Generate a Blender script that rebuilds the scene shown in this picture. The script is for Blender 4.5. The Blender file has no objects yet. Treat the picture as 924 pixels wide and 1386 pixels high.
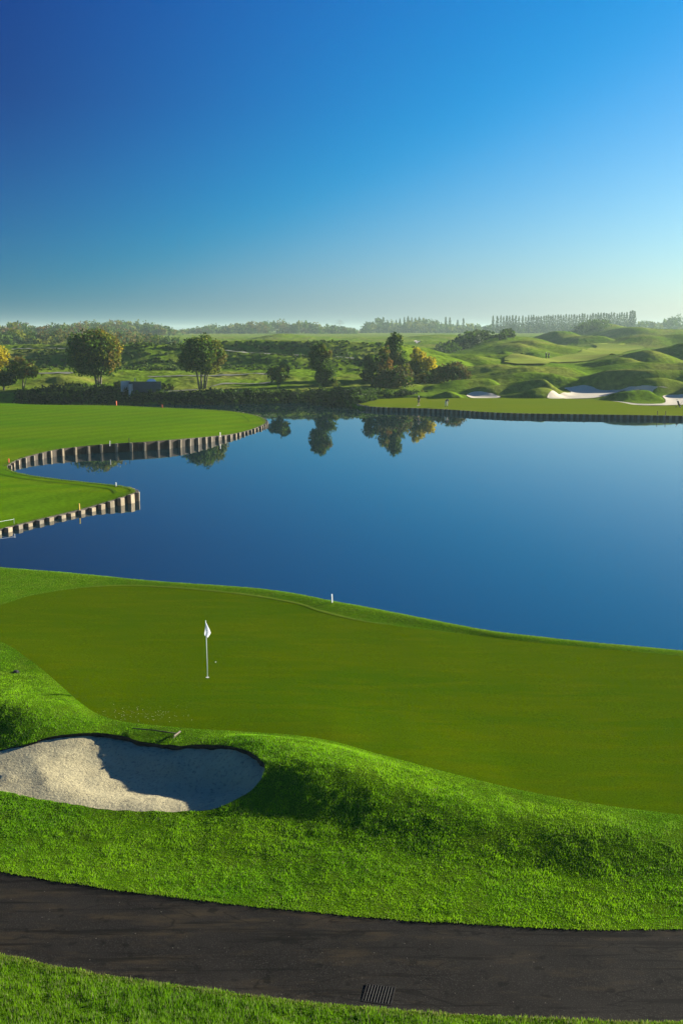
import bpy, bmesh, math, random
import numpy as np
from mathutils import Vector, Matrix, Quaternion
from mathutils.geometry import delaunay_2d_cdt

random.seed(7)
rng = np.random.default_rng(11)
S = bpy.context.scene
COL = S.collection

# ------------------------------------------------------------------ camera
F = 1400.0                      # focal length in pixels of a 924 x 1386 frame
HC = 14.0                       # eye height above the lake
PITCH = math.atan(247.0 / F)
cp, sp = math.cos(PITCH), math.sin(PITCH)


def ray(px, py):
    u = (px - 462.0) / F
    v = (693.0 - py) / F
    return u, cp + v * sp, -sp + v * cp


def at_z(px, py, z):
    dx, dy, dz = ray(px, py)
    t = (z - HC) / dz
    return dx * t, dy * t


def at_Y(px, py, Y):
    dx, dy, dz = ray(px, py)
    t = Y / dy
    return dx * t, HC + dz * t


cam = bpy.data.cameras.new('camera')
cam.sensor_fit = 'VERTICAL'
cam.sensor_height = 36.0
cam.lens = 36.0 * F / 1386.0
cam.clip_end = 20000
cam.clip_start = 0.5
co = bpy.data.objects.new('camera', cam)
co.location = (0, 0, HC)
co.rotation_euler = (math.pi / 2 - PITCH, 0, 0)
COL.objects.link(co)
S.camera = co

# ------------------------------------------------------------------ light
SUN_EL, SUN_AZ = math.radians(16.0), math.radians(64)      # azimuth from +Y towards +X
sd = Vector((math.cos(SUN_EL) * math.sin(SUN_AZ), math.cos(SUN_EL) * math.cos(SUN_AZ), math.sin(SUN_EL)))
L = bpy.data.lights.new('sun', 'SUN')
L.energy = 5.0
L.angle = math.radians(0.5)
L.color = (1.0, 0.93, 0.78)
lo = bpy.data.objects.new('sun', L)
lo.rotation_euler = (-sd).to_track_quat('-Z', 'Y').to_euler()
COL.objects.link(lo)

W = bpy.data.worlds.new('World')
S.world = W
W.use_nodes = True
nt = W.node_tree
nt.nodes.clear()
sky = nt.nodes.new('ShaderNodeTexSky')
sky.sky_type = 'NISHITA'
sky.sun_disc = False
sky.sun_elevation = SUN_EL
sky.sun_rotation = SUN_AZ
sky.altitude = 0
sky.air_density = 1.0
sky.dust_density = 0.6
sky.ozone_density = 2.2
# Nishita sky, seen as through a polarising filter (darkest at a right angle to the sun), with a
# contrast curve per channel
EXPO = 1.6
bg = nt.nodes.new('ShaderNodeBackground')
bg.inputs['Strength'].default_value = 0.05
wo = nt.nodes.new('ShaderNodeOutputWorld')


def wmath(op, a, b=None):
    n = nt.nodes.new('ShaderNodeMath')
    n.operation = op
    for k, v in enumerate((a, b)):
        if v is None:
            continue
        if isinstance(v, (int, float)):
            n.inputs[k].default_value = v
        else:
            nt.links.new(v, n.inputs[k])
    return n.outputs[0]


tc = nt.nodes.new('ShaderNodeTexCoord')
nrm = nt.nodes.new('ShaderNodeVectorMath'); nrm.operation = 'NORMALIZE'
nt.links.new(tc.outputs['Generated'], nrm.inputs[0])
dot = nt.nodes.new('ShaderNodeVectorMath'); dot.operation = 'DOT_PRODUCT'
nt.links.new(nrm.outputs[0], dot.inputs[0]); dot.inputs[1].default_value = tuple(sd)
c2 = wmath('POWER', wmath('ABSOLUTE', dot.outputs['Value']), 2.0)
xyz = nt.nodes.new('ShaderNodeSeparateXYZ')
nt.links.new(nrm.outputs[0], xyz.inputs[0])
kz = wmath('ADD', .48, wmath('MULTIPLY', .32, wmath('MINIMUM', 1.0, wmath('MULTIPLY', wmath('ABSOLUTE', xyz.outputs[2]), 5.0))))
deg = wmath('POWER', wmath('DIVIDE', wmath('SUBTRACT', 1.0, c2), wmath('ADD', 1.0, c2)), 2.6)
pol = wmath('SUBTRACT', 1.0, wmath('MULTIPLY', kz, deg))
sep = nt.nodes.new('ShaderNodeSeparateColor')
cmb = nt.nodes.new('ShaderNodeCombineColor')
nt.links.new(sky.outputs[0], sep.inputs[0])
for k, (lg, pw_) in enumerate(((.26, 1.0), (.28, 1.38), (.34, .86))):
    x_ = wmath('MULTIPLY', wmath('MULTIPLY', sep.outputs[k], .11), pol)
    if k == 0:        # red only builds up in the bright low sky: soft threshold
        d_ = wmath('SUBTRACT', x_, .245)
        x_ = wmath('MULTIPLY', .5, wmath('ADD', d_, wmath('SQRT', wmath('ADD', wmath('MULTIPLY', d_, d_), .0012))))
    v = wmath('MULTIPLY', wmath('POWER', x_, pw_), math.exp(lg) / (2 ** EXPO * .05))
    nt.links.new(v, cmb.inputs[k])
nt.links.new(cmb.outputs[0], bg.inputs['Color'])
nt.links.new(bg.outputs[0], wo.inputs['Surface'])

S.view_settings.view_transform = 'Standard'
S.view_settings.look = 'None'
S.view_settings.gamma = 1
S.view_settings.exposure = EXPO
S.view_settings.use_curve_mapping = False
S.cycles.use_denoising = True
S.cycles.max_bounces = 6
S.cycles.volume_bounces = 0
S.cycles.transparent_max_bounces = 8
S.cycles.sample_clamp_indirect = 4


# ------------------------------------------------------------------ numeric helpers
def smooth(t):
    t = np.clip(t, 0, 1)
    return t * t * (3 - 2 * t)


def _hash(ix, iy, seed):
    h = (ix.astype(np.int64) * 374761393 + iy.astype(np.int64) * 668265263 + seed * 69069) & 0x7fffffff
    h = ((h ^ (h >> 13)) * 1274126177) & 0x7fffffff
    h = (h ^ (h >> 16)) & 0xffff
    return h / 65535.0


def vnoise(x, y, seed=0):
    x0 = np.floor(x); y0 = np.floor(y)
    fx = smooth(x - x0); fy = smooth(y - y0)
    a = _hash(x0, y0, seed); b = _hash(x0 + 1, y0, seed)
    c = _hash(x0, y0 + 1, seed); d = _hash(x0 + 1, y0 + 1, seed)
    return (a * (1 - fx) + b * fx) * (1 - fy) + (c * (1 - fx) + d * fx) * fy


def fbm(x, y, seed=0, octv=4):
    s = 0; a = 1.0; tot = 0
    for k in range(octv):
        s = s + a * (vnoise(x * 2 ** k + 17.3 * k, y * 2 ** k - 9.1 * k, seed + k) - 0.5)
        tot += a; a *= 0.5
    return s / tot * 2


def inside(poly, X, Y):
    poly = np.asarray(poly)
    r = np.zeros(X.shape, bool)
    x1, y1 = poly[:, 0], poly[:, 1]
    x2, y2 = np.roll(x1, -1), np.roll(y1, -1)
    bb = (X >= x1.min()) & (X <= x1.max()) & (Y >= y1.min()) & (Y <= y1.max())
    xs, ys = X[bb], Y[bb]
    q = np.zeros(xs.shape, bool)
    for i in range(len(poly)):
        c = (y1[i] > ys) != (y2[i] > ys)
        with np.errstate(divide='ignore', invalid='ignore'):
            xi = (x2[i] - x1[i]) * (ys - y1[i]) / (y2[i] - y1[i]) + x1[i]
        q ^= c & (xs < xi)
    r[bb] = q
    return r


def dist_poly(poly, X, Y, closed=True):
    poly = np.asarray(poly)
    d = np.full(X.shape, 1e9)
    n = len(poly)
    for i in range(n if closed else n - 1):
        ax, ay = poly[i][:2]; bx, by = poly[(i + 1) % n][:2]
        vx, vy = bx - ax, by - ay
        l2 = vx * vx + vy * vy + 1e-12
        t = np.clip(((X - ax) * vx + (Y - ay) * vy) / l2, 0, 1)
        d = np.minimum(d, (X - ax - t * vx) ** 2 + (Y - ay - t * vy) ** 2)
    return np.sqrt(d)


def sdist(poly, X, Y):
    """positive inside"""
    X = np.asarray(X, float); Y = np.asarray(Y, float)
    poly = np.asarray(poly)
    m = 12.0
    bb = (X > poly[:, 0].min() - m) & (X < poly[:, 0].max() + m) & (Y > poly[:, 1].min() - m) & (Y < poly[:, 1].max() + m)
    out = np.full(X.shape, -m)
    if bb.any():
        d = dist_poly(poly, X[bb], Y[bb])
        out[bb] = np.where(inside(poly, X[bb], Y[bb]), d, -d)
    return out


def densify(pts, step, closed=False):
    pts = [tuple(p) for p in pts]
    out = []
    n = len(pts)
    for i in range(n if closed else n - 1):
        a = np.array(pts[i]); b = np.array(pts[(i + 1) % n])
        k = max(1, int(math.ceil(np.linalg.norm((b - a)[:2]) / step)))
        for j in range(k):
            out.append(tuple(a + (b - a) * j / k))
    if not closed:
        out.append(pts[-1])
    return out


def spline(pts, sub=6, closed=False):
    """Catmull-Rom through pts"""
    P = [np.array(p, float) for p in pts]
    n = len(P)
    out = []
    for i in range(n if closed else n - 1):
        p1, p2 = P[i], P[(i + 1) % n]
        p0 = P[i - 1] if (closed or i > 0) else 2 * p1 - p2
        p3 = P[(i + 2) % n] if (closed or i + 2 < n) else 2 * p2 - p1
        for j in range(sub):
            t = j / sub
            out.append(0.5 * (2 * p1 + (p2 - p0) * t + (2 * p0 - 5 * p1 + 4 * p2 - p3) * t * t + (3 * p1 - p0 - 3 * p2 + p3) * t ** 3))
    if not closed:
        out.append(P[-1])
    return [tuple(p) for p in out]


# ------------------------------------------------------------------ near ground profile
def line(pts, zf):
    pp = np.array(spline([(p[0], p[1]) for p in pts], 5))
    zpx = [q[0] for q in zf]; zz = [q[1] for q in zf]
    z = np.interp(pp[:, 0], zpx, zz)
    xy = np.array([at_z(a, b, c) for (a, b), c in zip(pp, z)])
    o = np.argsort(xy[:, 0])
    return xy[o, 0], xy[o, 1], z[o]


L_pb = line([(-500, 1205), (-200, 1255), (0, 1291), (100, 1312), (250, 1335), (430, 1358), (560, 1369), (740, 1378), (924, 1383), (1400, 1386)], [(0, .55)])
L_pt = line([(-500, 1085), (-200, 1140), (0, 1178), (100, 1195), (200, 1210), (300, 1222), (400, 1232), (500, 1241), (600, 1248), (760, 1256), (924, 1258), (1400, 1256)], [(0, .5)])
L_gf = line([(-400, 820), (-200, 832), (-70, 845), (0, 867), (54, 903), (107, 949), (135, 967), (171, 977), (250, 985), (330, 990), (400, 995), (450, 1003), (500, 1017), (560, 1033), (620, 1049), (700, 1068), (800, 1087), (924, 1103), (1400, 1160)],
            [(-300, 1.5), (0, 1.4), (150, 1.3), (330, 1.35), (450, 1.4), (560, 1.35), (700, 1.2), (924, 1.1)])
L_gb = line([(-400, 808), (-200, 822), (-70, 834), (0, 819), (35, 808), (71, 801), (120, 795), (178, 793), (250, 797), (330, 805), (400, 817), (430, 827), (480, 839), (540, 848), (600, 855), (700, 867), (800, 877), (924, 888), (1400, 930)],
            [(-300, 1.45), (0, 1.38), (300, 1.27), (400, 1.20), (480, 1.14), (560, 1.10), (640, 1.0), (800, .95), (924, .95)])
L_cr = line([(-400, 737), (0, 769), (100, 777), (200, 787), (300, 794), (350, 798), (400, 805), (450, 815), (500, 824), (560, 836), (620, 848), (700, 862), (800, 873), (924, 884), (1400, 925)],
            [(-300, 1.5), (0, 1.45), (300, 1.35), (400, 1.3), (480, 1.28), (560, 1.25), (640, 1.12), (800, 1.0), (924, .98)])


def lerpx(Ln, X):
    return np.interp(X, Ln[0], Ln[1]), np.interp(X, Ln[0], Ln[2])


def h_near0(X, Y):
    X = np.asarray(X, float); Y = np.asarray(Y, float)
    pb, zpb = lerpx(L_pb, X); pt, zpt = lerpx(L_pt, X)
    gf, zgf = lerpx(L_gf, X); gb, zgb = lerpx(L_gb, X); cr, zcr = lerpx(L_cr, X)
    gf = np.maximum(gf, pt + 1.5); gb = np.maximum(gb, gf + 0.8); cr = np.maximum(cr, gb + 0.35)
    hump = np.interp(X, [-14, -9, -4, -1, 1, 4, 9, 14], [1.45, 1.25, 1.2, 1.40, 1.42, 1.26, 1.06, 1.0])
    gm = np.interp(X, [-16, -5, 2, 12], [1.35, 1.18, 1.08, 1.02])
    K = np.stack([pb - 14, pb - 3, pb, (pb + pt) / 2, pt, pt + .35 * (gf - pt), pt + .75 * (gf - pt), gf, gf + .35 * (gb - gf), gf + .75 * (gb - gf), gb, cr, cr + 2.2, cr + 5, cr + 30])
    Z = np.stack([zpb + 3.0, zpb + .35, zpb, zpt + .01, zpt, zpt + .21 * (hump - zpt) + .03, hump, zgf, gm * .7 + zgf * .3, gm * .5 + zgb * .5, zgb, zcr, zcr * .3, zcr * 0 - 1.3, zcr * 0 - 2.0])
    n = len(K)
    dK = np.maximum(K[1:] - K[:-1], 1e-3)
    s = (Z[1:] - Z[:-1]) / dK
    T = np.zeros_like(Z)
    T[0] = s[0]; T[-1] = s[-1]
    pr = s[1:] * s[:-1]
    T[1:-1] = np.where(pr > 0, 2 * pr / (s[1:] + s[:-1] + np.where(s[1:] + s[:-1] == 0, 1e-9, 0)), 0.0)
    out = np.where(Y <= K[0], Z[0], Z[-1])
    for i in range(n - 1):
        m = (Y >= K[i]) & (Y <= K[i + 1])
        t = (Y - K[i]) / dK[i]
        h00 = 2 * t ** 3 - 3 * t * t + 1; h10 = t ** 3 - 2 * t * t + t; h01 = -2 * t ** 3 + 3 * t * t; h11 = t ** 3 - t * t
        v = h00 * Z[i] + h10 * dK[i] * T[i] + h01 * Z[i + 1] + h11 * dK[i] * T[i + 1]
        out = np.where(m, v, out)
    # mounds either side of the sand pit
    def g(px, py, z, sx, sy, a):
        cx, cy = at_z(px, py, z)
        return a * np.exp(-((X - cx) / sx) ** 2 - ((Y - cy) / sy) ** 2)
    rough = smooth((Y - pt) / .8) * smooth((gf - Y) / .8)
    out = out + rough * (g(425, 1032, 1.6, 2.2, 1.5, .25) + g(20, 960, 1.5, 2.0, 1.6, .35) + g(335, 1008, 1.4, 1.5, .9, .20) + g(185, 1000, 1.3, 1.7, .8, -.14)
                         + .065 * fbm(X * .42, Y * .55, 3))
    low = smooth((pb - Y) / 1.2)
    out = out + low * .10 * fbm(X * .6, Y * .6, 5)
    return out


def hit(fn, px, py, t0, t1, n=3000):
    dx, dy, dz = ray(px, py)
    t = np.linspace(t0, t1, n)
    X, Y, Z = dx * t, dy * t, HC + dz * t
    h = fn(X, Y)
    k = np.nonzero(Z < h)[0]
    i = k[0] if len(k) else n - 1
    if i > 0:
        a = Z[i - 1] - h[i - 1]; b = h[i] - Z[i]
        w = a / (a + b + 1e-9)
        tt = t[i - 1] + (t[i] - t[i - 1]) * w
    else:
        tt = t[0]
    x, y = dx * tt, dy * tt
    return x, y, float(fn(np.array([x]), np.array([y]))[0])


def hn(px, py):
    return hit(h_near0, px, py, 14, 75)


# near polygons
def strip_poly(A, B, x0, x1, step=.15):
    xs = np.arange(x0, x1 + step, step)
    a = np.interp(xs, A[0], A[1]); b = np.interp(xs, B[0], B[1])
    return [(x, y) for x, y in zip(xs, a)] + [(x, y) for x, y in zip(xs[::-1], b[::-1])]


wig = lambda P, a, f, seed: [(x + a * float(fbm(np.array([x * f]), np.array([y * f]), seed)[0]), y + a * float(fbm(np.array([y * f]), np.array([x * f + 50]), seed + 9)[0])) for x, y in P]
PATH = wig(strip_poly(L_pb, L_pt, -40, 40), .07, 1.6, 21)
xg0 = at_z(-68, 838, 1.4)[0]
GREEN = strip_poly(L_gf, L_gb, xg0, 34, .2)
bpx = [(-75, 1046), (-40, 1028), (0, 1016), (30, 1009), (60, 1000), (95, 994), (130, 992), (165, 996), (195, 1004), (235, 1009), (280, 1008), (315, 1011), (340, 1019), (354, 1031), (357, 1045), (347, 1062), (327, 1078), (300, 1091), (270, 1097), (200, 1098), (130, 1094), (70, 1085), (30, 1077), (0, 1070), (-45, 1060)]
BUNK = [hn(*p)[:2] for p in bpx]
BUNK = wig(densify(spline(BUNK, 6, True), .12, True), .06, 3.0, 31)
BUNK = [tuple(p) for p in BUNK]
by0, by1 = min(p[1] for p in BUNK), max(p[1] for p in BUNK)
bcx = sum(p[0] for p in BUNK) / len(BUNK)


def bunker_drop(X, Y):
    w = smooth((Y - by0 - 1.2) / 2.2) * smooth((X + 11.0) / 3.5)
    wr = smooth((X - bcx - 1.5) / 2.0)
    return .02 + .12 * np.maximum(w, wr * .9) * (1 + .5 * fbm(X * 2.5, Y * 2.5, 47, 2))


def h_sand(X, Y):
    d = np.maximum(sdist(BUNK, X, Y), 0)
    rim = h_near0(X, Y) - bunker_drop(X, Y)
    floor = .66 + .03 * (Y - 30) + .55 * smooth((-6.4 - X) / 5.5) - .05 * smooth((X + 5) / 3)
    t = smooth(d / 1.5)
    z = rim * (1 - t) + np.minimum(floor, rim) * t
    dd = smooth(d / .8)
    return z + dd * (.030 * fbm(X * 2.2, Y * 2.2, 41, 3) + .016 * fbm(X * 8, Y * 8, 44, 2))


# ------------------------------------------------------------------ materials
def mat(name):
    m = bpy.data.materials.new(name)
    m.use_nodes = True
    nt = m.node_tree
    b = nt.nodes['Principled BSDF']
    return m, nt, b


def N(nt, typ, **kw):
    n = nt.nodes.new(typ)
    for k, v in kw.items():
        if k in n.inputs:
            n.inputs[k].default_value = v
        else:
            setattr(n, k, v)
    return n


def noise_fac(nt, scale, detail=4, rough=.55, vec=None, stretch=None, dist=0):
    geo = N(nt, 'ShaderNodeNewGeometry')
    out = geo.outputs['Position']
    if stretch:
        mp = N(nt, 'ShaderNodeMapping')
        mp.inputs['Scale'].default_value = stretch[:3]
        if len(stretch) > 3:
            mp.inputs['Rotation'].default_value = (0, 0, stretch[3])
        nt.links.new(out, mp.inputs['Vector'])
        out = mp.outputs[0]
    n = N(nt, 'ShaderNodeTexNoise')
    n.inputs['Scale'].default_value = scale
    n.inputs['Detail'].default_value = detail
    n.inputs['Roughness'].default_value = rough
    n.inputs['Distortion'].default_value = dist
    nt.links.new(out, n.inputs['Vector'])
    return n.outputs['Fac']


def ramp(nt, fac, stops):
    r = N(nt, 'ShaderNodeValToRGB')
    e = r.color_ramp.elements
    while len(e) < len(stops):
        e.new(.5)
    for el, (p, c) in zip(e, stops):
        el.position = p
        el.color = (*c, 1) if len(c) == 3 else c
    nt.links.new(fac, r.inputs['Fac'])
    return r.outputs['Color']


def mixc(nt, fac, a, b, mode='MIX'):
    m = N(nt, 'ShaderNodeMixRGB', blend_type=mode)
    for s, v in ((0, fac), (1, a), (2, b)):
        if isinstance(v, bpy.types.NodeSocket):
            nt.links.new(v, m.inputs[s])
        elif s == 0:
            m.inputs[0].default_value = v
        else:
            m.inputs[s].default_value = (*v, 1)
    return m.outputs[0]


def bump(nt, b, fac, strength, dist):
    bn = N(nt, 'ShaderNodeBump')
    bn.inputs['Strength'].default_value = strength
    bn.inputs['Distance'].default_value = dist
    nt.links.new(fac, bn.inputs['Height'])
    nt.links.new(bn.outputs[0], b.inputs['Normal'])
    return bn


def plain(name, col, rough=.7, var=.15, scale=6.0, metal=0, spec=.3):
    m, nt, b = mat(name)
    c = tuple(col)
    lo_ = tuple(x * (1 - var) for x in c); hi_ = tuple(min(1, x * (1 + var)) for x in c)
    nt.links.new(ramp(nt, noise_fac(nt, scale), [(.3, lo_), (.7, hi_)]), b.inputs['Base Color'])
    b.inputs['Roughness'].default_value = rough
    b.inputs['Metallic'].default_value = metal
    b.inputs['Specular IOR Level'].default_value = spec
    return m


def grass_mat(name, c1, c2, c3, big, mid, fine, bstr=.6, bdist=.03, stretch=None, rough=.9, finew=.5):
    m, nt, b = mat(name)
    f1 = noise_fac(nt, big, 3, stretch=stretch)
    f2 = noise_fac(nt, mid, 4, stretch=stretch)
    f3 = noise_fac(nt, fine, 6, .65)
    col = ramp(nt, f1, [(.35, c1), (.65, c2)])
    col = mixc(nt, ramp(nt, f2, [(.45, (0, 0, 0)), (.75, (1, 1, 1))]), col, c3)
    g = ramp(nt, f3, [(.3, (1 - finew,) * 3), (.7, (1 + finew,) * 3)])
    col = mixc(nt, 1.0, col, g, 'MULTIPLY')
    nt.links.new(col, b.inputs['Base Color'])
    b.inputs['Roughness'].default_value = rough
    b.inputs['Specular IOR Level'].default_value = 0
    if bstr:
        bump(nt, b, f3, bstr, bdist)
    return m


M = {}
M['rough'] = grass_mat('rough_turf', (.042, .105, .002), (.062, .13, .003), (.07, .115, .006), .35, 1.5, 14, .8, .05)
M['green'] = grass_mat('putting_turf', (.054, .089, .0003), (.040, .083, .0005), (.066, .093, .0003), .22, 1.1, 22, .35, .012, stretch=(.4, 1.7, 1, .12), finew=.45)
M['fairway'] = grass_mat('fairway_turf', (.062, .145, .001), (.085, .160, .0012), (.105, .158, .002), .05, .12, 3, .25, .03, stretch=(.35, 1.5, 1, .1), finew=.25)
nt_ = M['fairway'].node_tree
b_ = nt_.nodes['Principled BSDF']
src = b_.inputs['Base Color'].links[0].from_socket
geo_ = N(nt_, 'ShaderNodeNewGeometry'); mp_ = N(nt_, 'ShaderNodeMapping'); mp_.inputs['Rotation'].default_value = (0, 0, .55)
wv_ = N(nt_, 'ShaderNodeTexWave'); wv_.inputs['Scale'].default_value = .085; wv_.inputs['Distortion'].default_value = .6; wv_.inputs['Detail Scale'].default_value = .2
nt_.links.new(geo_.outputs['Position'], mp_.inputs['Vector']); nt_.links.new(mp_.outputs[0], wv_.inputs['Vector'])
nt_.links.new(mixc(nt_, 1.0, src, ramp(nt_, wv_.outputs['Fac'], [(.35, (.90, .93, .9)), (.65, (1.06, 1.04, 1.0))]), 'MULTIPLY'), b_.inputs['Base Color'])
M['collar'] = grass_mat('mown_collar_turf', (.10, .155, .012), (.085, .145, .008), (.13, .165, .02), 1.5, 5, 30, .3, .02, finew=.4)
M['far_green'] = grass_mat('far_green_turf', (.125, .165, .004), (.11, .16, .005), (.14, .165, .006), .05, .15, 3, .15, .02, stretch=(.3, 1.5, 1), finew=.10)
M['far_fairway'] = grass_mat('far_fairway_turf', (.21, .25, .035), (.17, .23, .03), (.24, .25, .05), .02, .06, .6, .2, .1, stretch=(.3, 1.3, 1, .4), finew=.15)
M['hill'] = grass_mat('dune_grass', (.080, .150, .008), (.135, .20, .012), (.20, .195, .04), .012, .06, .9, .6, .3, finew=.5)


def tint_mat(name, transl=.35, rough=.7):
    m, nt, b = mat(name)
    a = N(nt, 'ShaderNodeAttribute', attribute_name='tint')
    b.inputs['Roughness'].default_value = rough
    b.inputs['Specular IOR Level'].default_value = .12
    nt.links.new(a.outputs['Color'], b.inputs['Base Color'])
    if transl:
        t = N(nt, 'ShaderNodeBsdfTranslucent')
        nt.links.new(a.outputs['Color'], t.inputs['Color'])
        mx = N(nt, 'ShaderNodeMixShader')
        mx.inputs[0].default_value = transl
        nt.links.new(b.outputs[0], mx.inputs[1])
        nt.links.new(t.outputs[0], mx.inputs[2])
        nt.links.new(mx.outputs[0], nt.nodes['Material Output'].inputs['Surface'])
    return m


M['blade'] = tint_mat('grass_blades', .45)
M['leaf'] = tint_mat('tree_leaves', .35)


def sand_mat():
    m, nt, b = mat('bunker_sand')
    f = noise_fac(nt, 1.2, 5); g = noise_fac(nt, 9, 6, .7)
    c = ramp(nt, f, [(.3, (.35, .298, .160)), (.7, (.42, .365, .205))])
    c = mixc(nt, ramp(nt, g, [(.32, (1, 1, 1)), (.48, (0, 0, 0))]), c, (.17, .145, .09))
    nt.links.new(c, b.inputs['Base Color'])
    b.inputs['Roughness'].default_value = .95
    bump(nt, b, g, .9, .05)
    return m


M['sand'] = sand_mat()
M['far_sand'] = plain('far_sand', (.48, .42, .31), .95, .08, .8)
M['soil'] = plain('dark_soil', (.022, .017, .010), .95, .5, 20)


def asphalt():
    m, nt, b = mat('asphalt')
    f = noise_fac(nt, .7, 5, .6)
    c = ramp(nt, f, [(.3, (.0090, .0076, .0062)), (.7, (.0185, .0158, .0128))])
    sp_ = noise_fac(nt, 38, 2)
    c = mixc(nt, ramp(nt, sp_, [(.54, (0, 0, 0)), (.66, (.8, .8, .8))]), c, (.040, .036, .030))
    # worn dusty and brown patches
    p = noise_fac(nt, .9, 7, .7, stretch=(.45, 1.7, 1, .2))
    c = mixc(nt, ramp(nt, p, [(.50, (0, 0, 0)), (.68, (.8, .8, .8))]), c, (.042, .031, .017))
    # dark damp stains
    q = noise_fac(nt, 2.2, 3, .5)
    c = mixc(nt, ramp(nt, q, [(.63, (0, 0, 0)), (.69, (.65, .65, .65))]), c, (.004, .0036, .003))
    # drag marks along the path
    w_ = noise_fac(nt, 1.6, 4, .6, stretch=(.16, 2.6, 1, .16))
    c = mixc(nt, ramp(nt, w_, [(.55, (0, 0, 0)), (.62, (.75, .75, .75))]), c, (.005, .0043, .0036))
    # thin cracks
    k = noise_fac(nt, .55, 3, .5, stretch=(.55, 1.5, 1, -.15), dist=.6)
    c = mixc(nt, ramp(nt, k, [(.492, (0, 0, 0)), (.499, (.7, .7, .7)), (.501, (.7, .7, .7)), (.508, (0, 0, 0))]), c, (.004, .0035, .003))
    nt.links.new(c, b.inputs['Base Color'])
    b.inputs['Roughness'].default_value = .85
    b.inputs['Specular IOR Level'].default_value = .06
    bump(nt, b, sp_, .5, .01)
    return m


M['asphalt'] = asphalt()
M['gravel'] = plain('pale_gravel', (.16, .16, .105), .95, .2, .5)


def water():
    m, nt, b = mat('lake_water')
    b.inputs['Base Color'].default_value = (.002, .018, .028, 1)
    b.inputs['Roughness'].default_value = .02
    b.inputs['IOR'].default_value = 2.25
    b.inputs['Specular IOR Level'].default_value = .5
    f = noise_fac(nt, 1.3, 3, .5, stretch=(.6, 1, 1))
    f2 = noise_fac(nt, .12, 2, .5)
    mm = N(nt, 'ShaderNodeMath', operation='MULTIPLY')
    nt.links.new(f, mm.inputs[0]); nt.links.new(f2, mm.inputs[1])
    bump(nt, b, mm.outputs[0], .06, .02)
    return m


M['water'] = water()


def wood(name, c1, c2):
    m, nt, b = mat(name)
    f = noise_fac(nt, 3.5, 5, .6, stretch=(1, 1, .35)); g = noise_fac(nt, .9, 2)
    c = ramp(nt, f, [(.25, c1), (.75, c2)])
    c = mixc(nt, ramp(nt, g, [(.4, (0, 0, 0)), (.7, (.6, .6, .6))]), c, tuple(x * .55 for x in c1))
    oi_ = N(nt, 'ShaderNodeObjectInfo')
    c = mixc(nt, 1.0, c, ramp(nt, oi_.outputs['Random'], [(0, (.55, .55, .58)), (.5, (.95, .92, .86)), (1, (1.2, 1.12, 1.0))]), 'MULTIPLY')
    nt.links.new(c, b.inputs['Base Color'])
    b.inputs['Roughness'].default_value = .85
    bump(nt, b, f, .5, .02)
    return m


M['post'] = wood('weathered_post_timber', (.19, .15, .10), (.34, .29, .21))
M['board'] = wood('shaded_back_boards', (.030, .020, .012), (.06, .042, .026))  # dark brown boards, shade between the posts put into the colour
M['bark'] = plain('bark', (.10, .085, .065), .95, .4, 3)
M['white'] = plain('white_paint', (.80, .80, .78), .5, .04, 8)
M['cloth_white'] = plain('white_cloth', (.82, .83, .86), .8, .04, 8)
nt_ = M['cloth_white'].node_tree
tr_ = nt_.nodes.new('ShaderNodeBsdfTranslucent'); tr_.inputs['Color'].default_value = (.85, .85, .88, 1)
mx_ = nt_.nodes.new('ShaderNodeMixShader'); mx_.inputs[0].default_value = .5
nt_.links.new(nt_.nodes['Principled BSDF'].outputs[0], mx_.inputs[1]); nt_.links.new(tr_.outputs[0], mx_.inputs[2])
nt_.links.new(mx_.outputs[0], nt_.nodes['Material Output'].inputs['Surface'])
M['stake_white'] = plain('white_stake_paint', (.78, .74, .66), .6, .06, 8)
M['stake_yellow'] = plain('yellow_stake_paint', (.55, .36, .06), .6, .1, 8)
M['stake_red'] = plain('red_stake_paint', (.65, .13, .04), .6, .1, 8)
M['stake_dark'] = plain('dark_stake_timber', (.05, .04, .03), .8, .2, 8)
M['metal'] = plain('galvanised_metal', (.33, .34, .34), .45, .15, 10, .8)
M['rust'] = plain('dark_cast_iron', (.020, .018, .016), .85, .3, 20, 0, .1)
M['pit'] = plain('pit_shade_plate', (.004, .004, .004), 1.0, .2, 20)
M['grate'] = plain('worn_grate_steel', (.055, .052, .046), .8, .3, 30, 0, .1)
M['concrete'] = plain('shaded_concrete', (.10, .105, .105), .9, .2, .8)  # unlit culvert front: its shade is put into this darker grey
M['sunlit_concrete'] = plain('sunlit_concrete', (.42, .41, .38), .9, .15, .8)  # same concrete, sunlight on the wing walls put into the colour
M['skin'] = plain('skin', (.48, .29, .20), .6, .05, 8)
M['black_cloth'] = plain('black_cloth', (.015, .015, .018), .85, .2, 8)
M['blue_cloth'] = plain('blue_cloth', (.02, .035, .16), .85, .15, 8)
M['pale_cloth'] = plain('pale_cloth', (.66, .65, .63), .85, .06, 8)
M['grey_cloth'] = plain('grey_cloth', (.10, .10, .11), .85, .1, 8)
M['rubber'] = plain('black_rubber', (.02, .02, .02), .8, .2, 8)
M['hair'] = plain('dark_hair', (.03, .02, .012), .7, .2, 30)
M['grit'] = plain('path_stones', (.16, .14, .11), .9, .4, 12)
M['chip'] = plain('pale_sand_grain', (.55, .50, .38), .9, .15, 40)


# ------------------------------------------------------------------ object helpers
def link(o, parent=None):
    COL.objects.link(o)
    if parent is not None:
        o.parent = parent
    return o


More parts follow.
